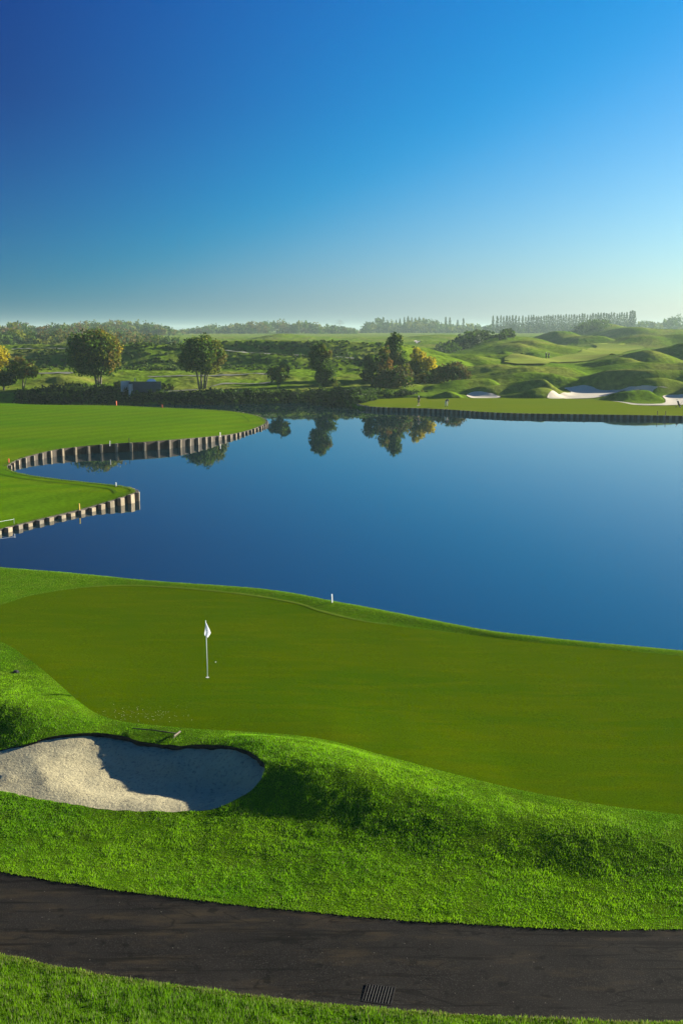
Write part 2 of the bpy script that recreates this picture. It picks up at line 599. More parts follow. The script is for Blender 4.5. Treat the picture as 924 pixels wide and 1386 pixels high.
def mesh_np(name, V, faces, material, parent=None, sm=True, kind=None, tint=None):
    """V (n,3) array; faces (m,k) array of one polygon size, or list of lists"""
    me = bpy.data.meshes.new(name)
    V = np.asarray(V, np.float32)
    if isinstance(faces, np.ndarray):
        m, k = faces.shape
        me.vertices.add(len(V)); me.vertices.foreach_set('co', V.ravel())
        me.loops.add(m * k); me.loops.foreach_set('vertex_index', faces.astype(np.int32).ravel())
        me.polygons.add(m)
        me.polygons.foreach_set('loop_start', np.arange(0, m * k, k, dtype=np.int32))
        me.update(calc_edges=True)
    else:
        me.from_pydata([tuple(v) for v in V], [], faces)
        me.update()
    me.polygons.foreach_set('use_smooth', np.full(len(me.polygons), sm, bool))
    if tint is not None:
        a = me.attributes.new('tint', 'FLOAT_COLOR', 'POINT')
        a.data.foreach_set('color', np.asarray(tint, np.float32).ravel())
    me.materials.append(material)
    me.validate()
    o = bpy.data.objects.new(name, me)
    link(o, parent)
    if kind:
        o['kind'] = kind
    return o


def tag(o, label, cat, group=None):
    o['label'] = label; o['category'] = cat
    if group:
        o['group'] = group
    return o


def thing(name, label, cat, loc=(0, 0, 0), rz=0, group=None):
    o = bpy.data.objects.new(name, None)
    o.empty_display_size = .2
    o.location = loc; o.rotation_euler = (0, 0, rz)
    link(o)
    return tag(o, label, cat, group)


class MB:
    def __init__(s):
        s.v = []; s.f = []

    def add(s, v, f):
        b = len(s.v)
        s.v += [tuple(x) for x in v]
        s.f += [[i + b for i in q] for q in f]
        return s

    def box(s, c, d, rot=None):
        v = []
        for sx in (-.5, .5):
            for sy in (-.5, .5):
                for sz in (-.5, .5):
                    p = Vector((sx * d[0], sy * d[1], sz * d[2]))
                    if rot is not None:
                        p = rot @ p
                    v.append(p + Vector(c))
        return s.add(v, [[0, 1, 3, 2], [4, 6, 7, 5], [0, 4, 5, 1], [2, 3, 7, 6], [0, 2, 6, 4], [1, 5, 7, 3]])

    def tube(s, pts, rad, n=8, cap=True):
        pts = [Vector(p) for p in pts]
        if not hasattr(rad, '__len__'):
            rad = [rad] * len(pts)
        v = []
        for i, p in enumerate(pts):
            t = (pts[min(i + 1, len(pts) - 1)] - pts[max(i - 1, 0)]).normalized()
            a = t.cross(Vector((0.13, .97, .2)))
            if a.length < 1e-3:
                a = t.cross(Vector((1, 0, 0)))
            a.normalize(); b = t.cross(a)
            for k in range(n):
                th = 2 * math.pi * k / n
                v.append(p + (a * math.cos(th) + b * math.sin(th)) * rad[i])
        f = []
        for i in range(len(pts) - 1):
            for k in range(n):
                f.append([i * n + k, i * n + (k + 1) % n, (i + 1) * n + (k + 1) % n, (i + 1) * n + k])
        if cap:
            f.append(list(range(n))[::-1]); f.append([(len(pts) - 1) * n + k for k in range(n)])
        return s.add(v, f)

    def lathe(s, prof, c=(0, 0, 0), n=16):
        v = []
        for r, z in prof:
            for k in range(n):
                a = 2 * math.pi * k / n
                v.append((c[0] + r * math.cos(a), c[1] + r * math.sin(a), c[2] + z))
        f = []
        for i in range(len(prof) - 1):
            for k in range(n):
                f.append([i * n + k, i * n + (k + 1) % n, (i + 1) * n + (k + 1) % n, (i + 1) * n + k])
        return s.add(v, f)

    def build(s, name, material, parent=None, sm=False, kind=None):
        return mesh_np(name, np.array(s.v), s.f, material, parent, sm, kind)


def copy_child(src, parent):
    c = src.copy()
    COL.objects.link(c)
    c.parent = parent
    return c


def cdt_sheet(poly, pts):
    """triangulate polygon with interior points -> verts2d, tris (inside only)"""
    n = len(poly)
    vs = [Vector((p[0], p[1])) for p in poly] + [Vector((p[0], p[1])) for p in pts]
    ed = [(i, (i + 1) % n) for i in range(n)]
    v, e, f, *_ = delaunay_2d_cdt(vs, ed, [], 0, 1e-5, False)
    V = np.array([(a.x, a.y) for a in v]); T = np.array([q for q in f if len(q) == 3])
    c = V[T].mean(1)
    return V, T[inside(poly, c[:, 0], c[:, 1])]


def compact(V, T):
    u, inv = np.unique(T.ravel(), return_inverse=True)
    return V[u], inv.reshape(T.shape), u


def grid_in(poly, step, margin=.3, jitter=.25):
    p = np.array(poly)
    xs = np.arange(p[:, 0].min(), p[:, 0].max(), step); ys = np.arange(p[:, 1].min(), p[:, 1].max(), step)
    X, Y = np.meshgrid(xs, ys); X = X.ravel(); Y = Y.ravel()
    X = X + rng.uniform(-jitter, jitter, X.shape) * step; Y = Y + rng.uniform(-jitter, jitter, Y.shape) * step
    m = sdist(poly, X, Y) > step * margin
    return np.stack([X[m], Y[m]], 1)


# ------------------------------------------------------------------ near ground, green, path, sand (one triangulation)
def near_ground():
    pts = []
    ys = 12.0
    while ys < 62:
        st = .15 if 18.5 < ys < 36 else (.24 if ys < 52 else .6)
        hw = .345 * ys + 1.5
        xs = np.arange(-hw, hw, st)
        xo = np.concatenate([np.arange(hw, 44, .9), -np.arange(hw, 44, .9)])
        xx = np.concatenate([xs, xo])
        pts.append(np.stack([xx + rng.uniform(-.2, .2, xx.shape) * st, np.full(xx.shape, ys) + rng.uniform(-.2, .2, xx.shape) * st], 1))
        ys += st
    P = np.concatenate(pts)
    keep = np.ones(len(P), bool)
    for poly in (PATH, GREEN, BUNK):
        keep &= np.abs(sdist(poly, P[:, 0], P[:, 1])) > .07
    P = P[keep]
    vs, ed = [], []
    for poly in (PATH, GREEN, BUNK):
        b = len(vs); n = len(poly)
        vs += [Vector(p) for p in poly]
        ed += [(b + i, b + (i + 1) % n) for i in range(n)]
    vs += [Vector((a, b)) for a, b in P]
    v, e, f, *_ = delaunay_2d_cdt(vs, ed, [], 0, 1e-5, False)
    V = np.array([(a.x, a.y) for a in v]); T = np.array([q for q in f if len(q) == 3])
    c = V[T].mean(1)
    ip = inside(PATH, c[:, 0], c[:, 1]); ig = inside(GREEN, c[:, 0], c[:, 1]); ib = inside(BUNK, c[:, 0], c[:, 1])
    z = h_near0(V[:, 0], V[:, 1])
    V3 = np.column_stack([V, z])
    for nm, mk, mt in (('ground', ~(ip | ig | ib), M['rough']), ('putting_green', ig & ~ip & ~ib, M['green']), ('cart_path', ip, M['asphalt'])):
        a, t, _ = compact(V3, T[mk])
        a = a.copy()
        if nm == 'putting_green':
            a[:, 2] += 0.0
        if nm == 'cart_path':
            d = sdist(PATH, a[:, 0], a[:, 1])
            a[:, 2] -= .03 * smooth(d / .1 + .4)
        mesh_np(nm, a, t, mt, kind='structure')
    a, t, _ = compact(V3, T[ib]); a = a.copy()
    a[:, 2] = h_sand(a[:, 0], a[:, 1])
    mesh_np('bunker_sand', a, t, M['sand'], kind='structure')
    # the cut soil edge between turf and sand
    Bp = np.array(BUNK); zt = h_near0(Bp[:, 0], Bp[:, 1]); zb = zt - bunker_drop(Bp[:, 0], Bp[:, 1]) - .03
    n = len(Bp)
    VV = np.concatenate([np.column_stack([Bp, zt + .004]), np.column_stack([Bp, zb])])
    ii = np.arange(n); jj = (ii + 1) % n
    mesh_np('bunker_edge', VV, np.stack([ii, jj, jj + n, ii + n], 1), M['soil'], kind='structure')


near_ground()


def green_collar():
    xs = np.arange(at_z(90, 799, 1.36)[0], at_z(520, 846, 1.1)[0], .12)
    y = np.interp(xs, L_gb[0], L_gb[1])
    dd = np.gradient(y, xs)
    nn = np.stack([-dd, np.ones_like(dd)], 1); nn /= np.linalg.norm(nn, axis=1)[:, None]
    w = (.17 + .10 * fbm(xs * 1.4, xs * 0 + 3, 57, 3)) * smooth((xs[-1] - xs) / 2.5) * smooth((xs - xs[0]) / 3)
    a = np.column_stack([xs, y]) - nn * .02
    b = np.column_stack([xs, y]) + nn * w[:, None]
    V = np.concatenate([np.column_stack([q, h_near0(q[:, 0], q[:, 1]) + .016]) for q in (a, b)])
    m = len(xs); ii = np.arange(m - 1)
    mesh_np('fringe', V, np.stack([ii, ii + 1, ii + 1 + m, ii + m], 1), M['collar'], kind='structure')


green_collar()


# ------------------------------------------------------------------ grass blades (rough around green and path)
def blades(name, X, Y, z, hgt, wid, tint, lean=.35):
    n = len(X)
    ang = rng.uniform(0, 2 * math.pi, n)
    dx, dy = np.cos(ang) * wid / 2, np.sin(ang) * wid / 2
    la = rng.uniform(0, 2 * math.pi, n); lm = rng.uniform(.1, 1, n) * lean * hgt
    V = np.zeros((n, 3, 3), np.float32)
    V[:, 0] = np.stack([X - dx, Y - dy, z - .01], 1)
    V[:, 1] = np.stack([X + dx, Y + dy, z - .01], 1)
    V[:, 2] = np.stack([X + np.cos(la) * lm, Y + np.sin(la) * lm, z + hgt], 1)
    T = np.arange(n * 3, dtype=np.int32).reshape(n, 3)
    tn = np.repeat(tint, 3, axis=0)
    return mesh_np(name, V.reshape(-1, 3), T, M['blade'], sm=False, kind='stuff', tint=tn)


def rough_grass():
    def area(y0, y1, dens):
        hw1 = .345 * y1 + 1.0
        n = int(dens * (y1 - y0) * 2 * hw1)
        Y = rng.uniform(y0, y1, n); X = rng.uniform(-hw1, hw1, n)
        m = np.abs(X) < .345 * Y + .8
        return X[m], Y[m]
    A = [area(16.4, 23, 1700), area(23, 30, 2000), area(30, 37, 1200), area(37, 56, 320)]
    X = np.concatenate([a[0] for a in A]); Y = np.concatenate([a[1] for a in A])
    sg = sdist(GREEN, X, Y); spth = sdist(PATH, X, Y); sb = sdist(BUNK, X, Y)
    cr = np.interp(X, L_cr[0], L_cr[1])
    keep = (sg < -.02) & (spth < .03) & (sb < -.0) & (Y < cr + 1.2)
    X, Y, sg, spth, sb = X[keep], Y[keep], sg[keep], spth[keep], sb[keep]
    clump = fbm(X * 1.6, Y * 1.6, 61, 3)
    pb = np.interp(X, L_pb[0], L_pb[1])
    lower = Y < pb
    keep = rng.uniform(0, 1, X.shape) < np.where(lower, .95, .80 + .5 * clump)
    X, Y, sg, spth, sb, clump, lower = [a[keep] for a in (X, Y, sg, spth, sb, clump, lower)]
    z = h_near0(X, Y)
    big = fbm(X * .35, Y * .35, 71, 3)
    fine = rng.uniform(0, 1, X.shape)
    tuft = fbm(X * 4.5, Y * 4.5, 63, 3)
    hgt = np.where(lower, .085, .036) * np.clip(1 + .6 * clump + .8 * tuft, .3, 2.2) * rng.uniform(.6, 1.35, X.shape)
    gb = np.interp(X, L_gb[0], L_gb[1])
    lip = Y > gb
    hgt = np.where(lip, .035 * rng.uniform(.6, 1.3, X.shape), hgt)
    fr = smooth((sg + .9) / .8)                         # mown collar beside the green
    hgt = hgt * (1 - .6 * fr)
    edge = smooth((spth + .35) / .35) * np.where(lower, 1, .25)
    hgt = hgt * (1 - .35 * edge)
    hgt = np.maximum(hgt, .018)
    wid = np.where(lower, .012, .010) * (1 + Y / 60)
    g = np.stack([.105 + .09 * fine + .06 * big + .05 * tuft, .25 + .15 * fine + .06 * big + .08 * tuft, .003 + .006 * fine], 1)
    dry = np.array([.26, .22, .07])
    mix = (edge * .75 * (rng.uniform(0, 1, X.shape) > .35))[:, None]
    g = g * (1 - mix) + dry * mix
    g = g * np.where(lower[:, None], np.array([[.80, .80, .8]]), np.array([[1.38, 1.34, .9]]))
    strayd = rng.uniform(0, 1, X.shape) < np.where(lower, .13, .08)
    g[strayd] = [.24, .26, .11]
    yl = (np.where(lip, .5, 0) + .35 * smooth((X - 2) / 8) * (sg > -2.5))[:, None]  # sunlit yellow-green put into the lip blades, same tint towards the right
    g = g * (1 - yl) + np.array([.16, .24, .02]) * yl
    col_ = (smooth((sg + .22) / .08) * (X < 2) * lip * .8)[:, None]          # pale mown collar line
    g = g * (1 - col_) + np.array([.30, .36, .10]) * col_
    tint = np.column_stack([np.clip(g, 0.002, 1), np.ones(len(X))])
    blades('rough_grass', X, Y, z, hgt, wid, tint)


rough_grass()

# ------------------------------------------------------------------ far terrain
BASE_Y = [0, 190, 200, 230, 330, 600, 1000, 1500, 9000]
BASE_Z = [.6, .6, 1.2, 2.4, 4.4, 7.2, 9.0, 9.8, 11.5]
bank_px = [(-600, 546), (-200, 547), (0, 547.5), (240, 548.5), (300, 548.5), (400, 546), (465, 544.5)]
BANK = [at_z(a, b, 0) for a, b in bank_px]
bx = [p[0] for p in BANK] + [BANK[-1][0] + 3, BANK[-1][0] + 400]
byy = [p[1] for p in BANK] + [180, 176]

RIDGES = []     # (xs, ys, zs, front, back)


def ridge(pts, Y, wf, wb, fine=.0):
    q = spline([(p[0], p[1]) for p in pts], 4)
    xs, zs = [], []
    for a, b in q:
        x, z = at_Y(a, b, Y)
        xs.append(x); zs.append(z)
    if Y > 220 and pts[-1][0] > 600:
        wf *= 1.2; wb *= 1.4
        ext = .45 * (xs[-1] - xs[0])
        xs = [xs[0] - ext] + xs + [xs[-1] + ext]
        zs = [zs[0]] + zs + [zs[-1]]
    RIDGES.append((np.array(xs), Y, np.array(zs), wf, wb))


# left dunes, terrace and plain
ridge([(-260, 480), (-150, 476), (0, 474), (95, 472.5), (150, 468), (165, 466.5), (205, 466), (245, 467), (280, 472), (300, 476.5), (360, 480), (420, 482), (500, 487), (545, 492), (580, 505)], 264, 14, 30)
ridge([(255, 474), (280, 467), (300, 463), (370, 460), (460, 463), (540, 466), (580, 472), (610, 480)], 294, 15, 50)
ridge([(-260, 472), (-100, 469), (0, 467), (100, 466.5), (160, 467), (190, 470)], 315, 18, 60)
ridge([(330, 460), (374, 452.5), (397, 453), (425, 456), (460, 458)], 600, 80, 120)
ridge([(-200, 462), (0, 460), (120, 462), (200, 463), (260, 461), (330, 461)], 480, 70, 100)
ridge([(-20, 521), (60, 512), (90, 509), (125, 515), (150, 522)], 218, 9, 18)
ridge([(205, 523), (235, 515), (290, 513), (330, 516), (350, 522)], 219, 10, 18)
# small mounds beside the far green
ridge([(578, 540), (595, 532.6), (607, 529.5), (617, 532), (633, 541)], 199, 5, 7)
ridge([(545, 540), (576, 524), (595, 519), (612, 515), (629, 513.5), (657, 512.7), (672, 514), (700, 522)], 213, 7.5, 16)
ridge([(606, 534), (616, 528), (629, 525), (657, 522), (681, 520.5), (699, 517), (717, 514.5), (736, 513), (748, 517), (775, 528)], 207, 5.2, 9)
ridge([(660, 542), (680, 535.5), (703, 530.6), (719, 526), (733, 524.5), (753, 527), (768, 534)], 200, 6, 6)
ridge([(752, 530), (765, 521), (778, 514), (795, 507), (812, 503), (833, 500.5), (862, 500), (891, 500.5), (924, 501), (1000, 503), (1060, 510)], 217, 6.5, 26)
ridge([(835, 522), (848, 516), (865, 513), (891, 511), (913, 514), (928, 518), (960, 526)], 208, 5.5, 9)
ridge([(805, 543), (818, 537), (833, 531.6), (852, 528.5), (871, 528), (889, 532), (903, 543)], 197, 4, 6)
ridge([(905, 534), (918, 527), (940, 521), (980, 518), (1050, 520)], 203, 6, 10)
# hummocks behind
ridge([(640, 508), (670, 503), (695, 498), (715, 496), (735, 497), (765, 497), (786, 502), (800, 508)], 238, 12, 18)
ridge([(660, 514), (690, 507), (720, 504), (745, 505), (765, 510)], 225, 8, 10)
ridge([(490, 486), (520, 474), (535, 468), (546, 468.5), (561, 472), (578, 477), (596, 480.5), (612, 483.5), (629, 489), (648, 497)], 262, 22, 14)
ridge([(596, 486), (612, 481.5), (629, 480), (641, 480), (657, 483.5), (681, 486.7), (720, 488), (750, 492)], 285, 40, 30)
ridge([(600, 500), (625, 497), (650, 495), (680, 494), (705, 498)], 250, 14, 14)
ridge([(580, 484), (591, 477), (603, 472), (619, 463), (633, 456.5), (650, 453.5), (667, 453), (692, 455), (720, 458), (745, 466)], 430, 55, 80)
ridge([(640, 474), (660, 470), (680, 466), (700, 465), (720, 470)], 370, 25, 30)
ridge([(690, 464), (704, 461), (720, 460.5), (740, 465), (765, 469), (800, 478)], 375, 22, 40)
ridge([(668, 482), (680, 476), (692, 477.5), (703, 483)], 325, 12, 20)
ridge([(705, 483), (717, 477), (735, 478.5), (742, 483)], 335, 12, 20)
ridge([(836, 488), (844, 482), (852, 478), (868, 474), (880, 475), (900, 481), (915, 487)], 292, 18, 25)
ridge([(880, 476), (892, 472), (909, 468), (924, 463.5), (960, 458), (1040, 456), (1100, 466)], 305, 24, 40)
ridge([(775, 497), (790, 492.5), (807, 488), (826, 484.5), (844, 484), (858, 488)], 272, 14, 18)
ridge([(800, 501), (830, 495), (870, 491), (910, 492), (960, 490), (1020, 494)], 250, 14, 18)
ridge([(770, 450), (778, 446), (789, 442), (798, 439.5), (812, 438.5), (820, 440), (833, 442.5), (850, 447)], 800, 110, 120)
ridge([(815, 456), (825, 452), (838, 447.5), (852, 443.5), (865, 442.5), (883, 444.6), (924, 446), (980, 444)], 640, 90, 120)
ridge([(820, 464), (833, 462), (855, 456.5), (877, 453), (900, 455), (924, 452), (970, 452)], 480, 45, 60)
ridge([(718, 459), (728, 455), (744, 448.5), (762, 449), (774, 453), (785, 458)], 560, 55, 70)
ridge([(755, 465), (765, 461), (777, 456.5), (795, 454.5), (816, 455), (830, 460)], 500, 40, 50)
ridge([(480, 459), (547, 457), (565, 454.6), (596, 453), (640, 455)], 620, 60, 90)
ridge([(470, 463), (540, 463.5), (575, 461), (610, 462), (640, 466)], 480, 30, 50)

FAR_GREEN_px = [(484, 546.5, .62), (490, 548.6, .62), (510, 551, .62), (540, 552, .62), (570, 552.8, .62), (600, 554, .62), (630, 556, .62), (660, 558, .6), (700, 559.5, .6), (800, 561, .6), (924, 563, .58), (1150, 567, .58)]
FG_front = [(*at_z(a, b, z), z) for a, b, z in FAR_GREEN_px]
FG_back_px = [(1150, 549, 1.1), (924, 548, 1.1), (900, 549, 1.05), (862, 548.5, 1.0), (835, 544, 1.1), (807, 542, 1.15), (790, 541, 1.1), (740, 540, 1.1), (700, 539.5, 1.1), (630, 539.5, 1.1), (580, 538.5, 1.1), (540, 538.5, 1.05), (505, 540.5, .95), (488, 543.5, .75)]
FG_back = [(*at_z(a, b, z), z) for a, b, z in FG_back_px]
FARGREEN = densify(spline(FG_front, 3), 1.2) + densify(spline(FG_back, 3), 1.2)
FG2 = [(p[0], p[1]) for p in FARGREEN]

FAIRLINE = []


def h_far0(X, Y, bumps=True):
    X = np.asarray(X, float); Y = np.asarray(Y, float)
    b = np.interp(Y, BASE_Y, BASE_Z)
    b = b + np.interp(X, [-140, -10, 10, 26], [1.0, 1.0, .5, 0]) * (1.0 * smooth((Y - 194) / 12) + 1.2 * smooth((Y - 205) / 30)) * smooth((330 - Y) / 60) + np.interp(X / np.maximum(Y, 1), [-.3, -.1, .05, .15], [.3, 1.2, 1.5, 0]) * smooth((Y - 300) / 60) * smooth((900 - Y) / 300)
    b = b + .9 * smooth((X / np.maximum(Y, 1) - .10) / .06) * smooth((Y - 219) / 14) * smooth((480 - Y) / 120)
    h = b
    for xs, yc, zs, wf, wb in RIDGES:
        m = (X > xs[0]) & (X < xs[-1]) & (Y > yc - wf) & (Y < yc + wb)
        if not m.any():
            continue
        x, y = X[m], Y[m]
        # meander of the crest and uneven flanks
        ym = yc + .18 * wf * np.sin(x * 2.1 / max(wf, 1) + yc)
        zc = np.interp(x, xs, zs)
        t = np.where(y < ym, (ym - y) / (wf * .82), (y - ym) / (wb * .82))
        c = np.where(t < 1, .5 + .5 * np.cos(math.pi * np.clip(t, 0, 1)), 0)
        e = smooth(np.minimum(x - xs[0], xs[-1] - x) / ((.26 if xs[0] > 8 else .12) * (xs[-1] - xs[0])))
        cand = b[m] + (zc - b[m]) * c * e
        cur = h[m]
        k = .25
        d = cand - cur
        nh = np.where(d > 0, cand, cur) + k * np.exp(-np.abs(d) / k) * .25 * (c * e > .02)
        h = h.copy(); h[m] = nh
    if bumps:
        w = smooth((Y - 200) / 25)
        h = h + w * (.30 * fbm(X * .16, Y * .16, 81, 3) + .22 * fbm(X * .7, Y * .7, 85, 3)) * (1 + smooth((Y - 300) / 300) * .8) * (1 - .5 * smooth((X - 15) / 15))
    bk = np.interp(X, bx, byy)
    tb = smooth((Y - bk) / 7.0 + .12)
    return -1.6 + (h + 1.6) * tb


def hf(px, py, t1=3000):
    return hit(lambda a, b: h_far0(a, b), px, py, 170, t1, 6000)


# far bunkers and mown fairway outlines
FB_px = [
    [(631, 535), (637, 531.5), (646, 530), (658, 531.5), (670, 534.5), (677, 537.5), (670, 539), (655, 539.3), (640, 539), (634, 537.5)],
    [(740, 538.6), (757, 534), (772, 531), (763, 525.5), (775, 523.8), (800, 523.5), (808, 527), (820, 528.3), (833, 527.8), (846, 525.5), (860, 523.6), (884, 523), (905, 526), (884, 527.8), (860, 528), (846, 529), (833, 531.6), (815, 536.5), (798, 539), (770, 539.8)],
    [(806, 543), (830, 542.8), (845, 544.5), (862, 546.6), (880, 547), (897, 546), (900, 542), (896, 536.5), (905, 534.8), (924, 533.5), (960, 533), (980, 540), (950, 547), (924, 548), (895, 548.8), (862, 548.4), (842, 545.4), (825, 544.5)],
    [(560, 462), (564, 461), (568, 461.8), (567, 463), (562, 463.4)],
]
FBUNK = []
for P_ in FB_px:
    Q = [hit(lambda a, b: h_far0(a, b, False), p[0], p[1], 170, 900, 8000)[:2] for p in P_]
    FBUNK.append([(float(a), float(b)) for a, b in spline(Q, 4, True)])
FW_px = [(682, 487), (738, 487), (765, 482), (786, 477), (808, 470), (800, 466.5), (835, 466), (868, 469), (872, 472), (848, 477), (822, 483), (799, 489), (759, 492), (740, 494.5), (700, 494.5), (682, 492)]
Q = [hit(lambda a, b: h_far0(a, b, False), p[0], p[1], 170, 900, 8000)[:2] for p in FW_px]
FARFW = [(float(a), float(b)) for a, b in Q]


def h_far(X, Y):
    h = h_far0(X, Y)
    for i, P_ in enumerate(FBUNK):
        d = sdist(P_, X, Y)
        h = h - .55 * smooth(d / .8 + .25)
    d = sdist(FG2, X, Y)
    h = np.where(d > -4, np.minimum(h, np.where(d > .2, np.interp(d, [.2, 1.5], [.75, .25]), np.maximum(h, -9))), h)
    return h


def far_terrain():
    ys = [62.0]
    while ys[-1] < 9000:
        y = ys[-1]
        st = 6 if y < 150 else (.75 if y < 320 else (1.6 if y < 520 else (4 if y < 900 else y * .012)))
        ys.append(y + st)
    ys = np.array(ys)
    u = np.concatenate([np.linspace(-1.3, -.36, 60), np.linspace(-.355, .355, 620), np.linspace(.36, 1.3, 60)])
    U, YY = np.meshgrid(u, ys)
    X = U * YY
    Z = h_far(X.ravel(), YY.ravel()).reshape(X.shape)
    n, m = X.shape
    i = np.arange(n * m).reshape(n, m)
    Fq = np.stack([i[:-1, :-1], i[:-1, 1:], i[1:, 1:], i[1:, :-1]], -1).reshape(-1, 4)
    mesh_np('terrain', np.column_stack([X.ravel(), YY.ravel(), Z.ravel()]), Fq, M['hill'], kind='structure')


far_terrain()


def drape(name, poly, step, zf, material, edge=None):
    poly = densify([(p[0], p[1]) for p in poly], edge or step, True)
    V, T = cdt_sheet(poly, grid_in(poly, step))
    V, T, _ = compact(V, T)
    z = zf(V[:, 0], V[:, 1])
    return mesh_np(name, np.column_stack([V, z]), T, material, kind='structure')


for P_ in FBUNK:
    sc = 1.0 if P_[0][1] < 260 else 2.0
    drape('bunker_sand', P_, .7 * sc, lambda a, b, P_=P_: h_far0(a, b) + .05 - .18 * smooth(sdist(P_, a, b) / 1.5), M['far_sand'])
drape('fairway', FARFW, 2.0, lambda a, b: h_far0(a, b, False) + .42, M['far_fairway'])


def fg_z(X, Y):
    fy = np.interp(X, [p[0] for p in FG_front], [p[1] for p in FG_front])
    t = np.clip((Y - fy) / 22, 0, 1.2)
    return .60 + .5 * t + .06 * fbm(X * .08, Y * .08, 91, 2)


drape('putting_green', FG2, 1.2, fg_z, M['far_green'])

# ------------------------------------------------------------------ left lawn peninsulas
front_up = [(10, 631, .36), (14, 627.5, .42), (25, 622, .5), (45, 616, .6), (75, 609, .75), (110, 604.5, .85), (150, 601, .95), (200, 598, 1.0), (250, 594, .95), (290, 590.5, .65), (315, 587.5, .45), (335, 583, .32), (348, 578.5, .34), (357, 574.5, .36)]
tip_up = [(360, 571, .38), (356, 566.5, .45), (345, 562, .5), (320, 557.5, .6), (290, 555, .7), (250, 553, .8), (200, 551, .85), (160, 549, .9), (100, 548.2, .9), (40, 547.3, .95), (0, 545.5, 1.0), (-150, 544, 1.1), (-400, 542, 1.2)]
near_up = [(-500, 800, .6), (-200, 762, .35), (-100, 741, .3), (0, 716.5, .28), (30, 709, .27), (60, 701.5, .27), (108, 690, .30), (140, 681, .42), (160, 675, .55), (173, 670.5, .66), (181, 667.5, .72)]
tip_low = [(183.5, 665.5, .74), (181, 662.5, .72), (172, 659.5, .66), (150, 656.5, .6), (120, 653, .55), (90, 650, .5), (60, 646.5, .45), (35, 642.5, .4), (18, 638, .37), (11, 634.5, .36)]
W3 = lambda L_: [(*at_z(a, b, z), z) for a, b, z in L_]
LAWN3 = densify(spline(W3(front_up + tip_up), 3), .8) + densify(spline(W3(near_up + tip_low), 3), .8)
LAWN = [(p[0], p[1]) for p in LAWN3]


def lawn_z(X, Y):
    B = np.array(LAWN3)[::2]
    out = np.zeros(X.shape)
    for s in range(0, len(X), 4000):
        x, y = X[s:s + 4000, None], Y[s:s + 4000, None]
        w = 1 / ((x - B[None, :, 0]) ** 2 + (y - B[None, :, 1]) ** 2 + .3) ** 1.5
        out[s:s + 4000] = (w * B[None, :, 2]).sum(1) / w.sum(1)
    d = np.maximum(sdist(LAWN, X, Y), 0)
    return out + .35 * smooth(d / 11) + .08 * fbm(X * .06, Y * .06, 95, 2) * smooth(d / 5)


def left_lawn():
    V, T = cdt_sheet(LAWN, grid_in(LAWN, 1.1))
    V, T, _ = compact(V, T)
    z = lawn_z(V[:, 0], V[:, 1])
    mesh_np('fairway', np.column_stack([V, z]), T, M['fairway'], kind='structure')


left_lawn()



def lawn_fringe():
    B = np.array(LAWN3)
    n = 26000
    i = rng.integers(0, len(B), n); j = (i + 1) % len(B)
    t = rng.uniform(0, 1, n)[:, None]
    d = B[j] - B[i]
    L_ = np.linalg.norm(d[:, :2], axis=1)[:, None] + 1e-6
    keep = (L_[:, 0] < 2) & (np.abs(B[i][:, 0]) < 48)
    nr = np.column_stack([d[:, 1], -d[:, 0]]) / L_
    p = B[i] + d * t
    off = rng.uniform(-.02, .35, n)
    c = p[:, :2] + nr * off[:, None]
    ins = inside(LAWN, c[:, 0], c[:, 1])
    c = np.where(ins[:, None], c, p[:, :2] - nr * off[:, None])
    c, z = c[keep], p[keep, 2]
    n = len(c)
    f = rng.uniform(0, 1, n)
    h = rng.uniform(.04, .12, n) * (1 + .8 * fbm(c[:, 0] * .8, c[:, 1] * .8, 77, 3))
    g = np.column_stack([.07 + .09 * f, .15 + .08 * f, .004 + .01 * f, np.ones(n)])
    blades('edge_grass', c[:, 0], c[:, 1], z, h, np.full(n, .035), g, .8)
    # a mown line running a little inside the edge
    seg = [k for k in range(len(B)) if B[k][0] > -36 and B[k][0] < 60]
    for nm, pts, o in (('mown_edge', W3(tip_low), 1.5), ('mown_edge', W3(tip_up[:6]), 2.4)):
        q = np.array(spline(pts, 8))
        dd = np.gradient(q[:, :2], axis=0); dd /= np.linalg.norm(dd, axis=1)[:, None] + 1e-9
        nn = np.column_stack([-dd[:, 1], dd[:, 0]])
        a = q[:, :2] + nn * o
        if inside(LAWN, a[len(a) // 2:len(a) // 2 + 1, 0], a[len(a) // 2:len(a) // 2 + 1, 1])[0] == False:
            nn = -nn; a = q[:, :2] + nn * o
        b = q[:, :2] + nn * (o + .28)
        ok = (sdist(LAWN, a[:, 0], a[:, 1]) > o * .7) & (sdist(LAWN, b[:, 0], b[:, 1]) > o * .7)
        a, b = a[ok], b[ok]
        V = np.concatenate([np.column_stack([a, lawn_z(a[:, 0], a[:, 1]) + .03]), np.column_stack([b, lawn_z(b[:, 0], b[:, 1]) + .03])])
        m = len(a)
        ii = np.arange(m - 1)
        mesh_np(nm, V, np.stack([ii, ii + 1, ii + 1 + m, ii + m], 1), M['rough'], kind='structure')


lawn_fringe()

# ------------------------------------------------------------------ lake
yb0 = 38
Vw = [(-700, yb0, 0), (700, yb0, 0), (700, 212, 0), (-700, 212, 0)]
mesh_np('lake', Vw, [[0, 1, 2, 3]], M['water'], kind='structure')


# ------------------------------------------------------------------ retaining walls
post_proto = None


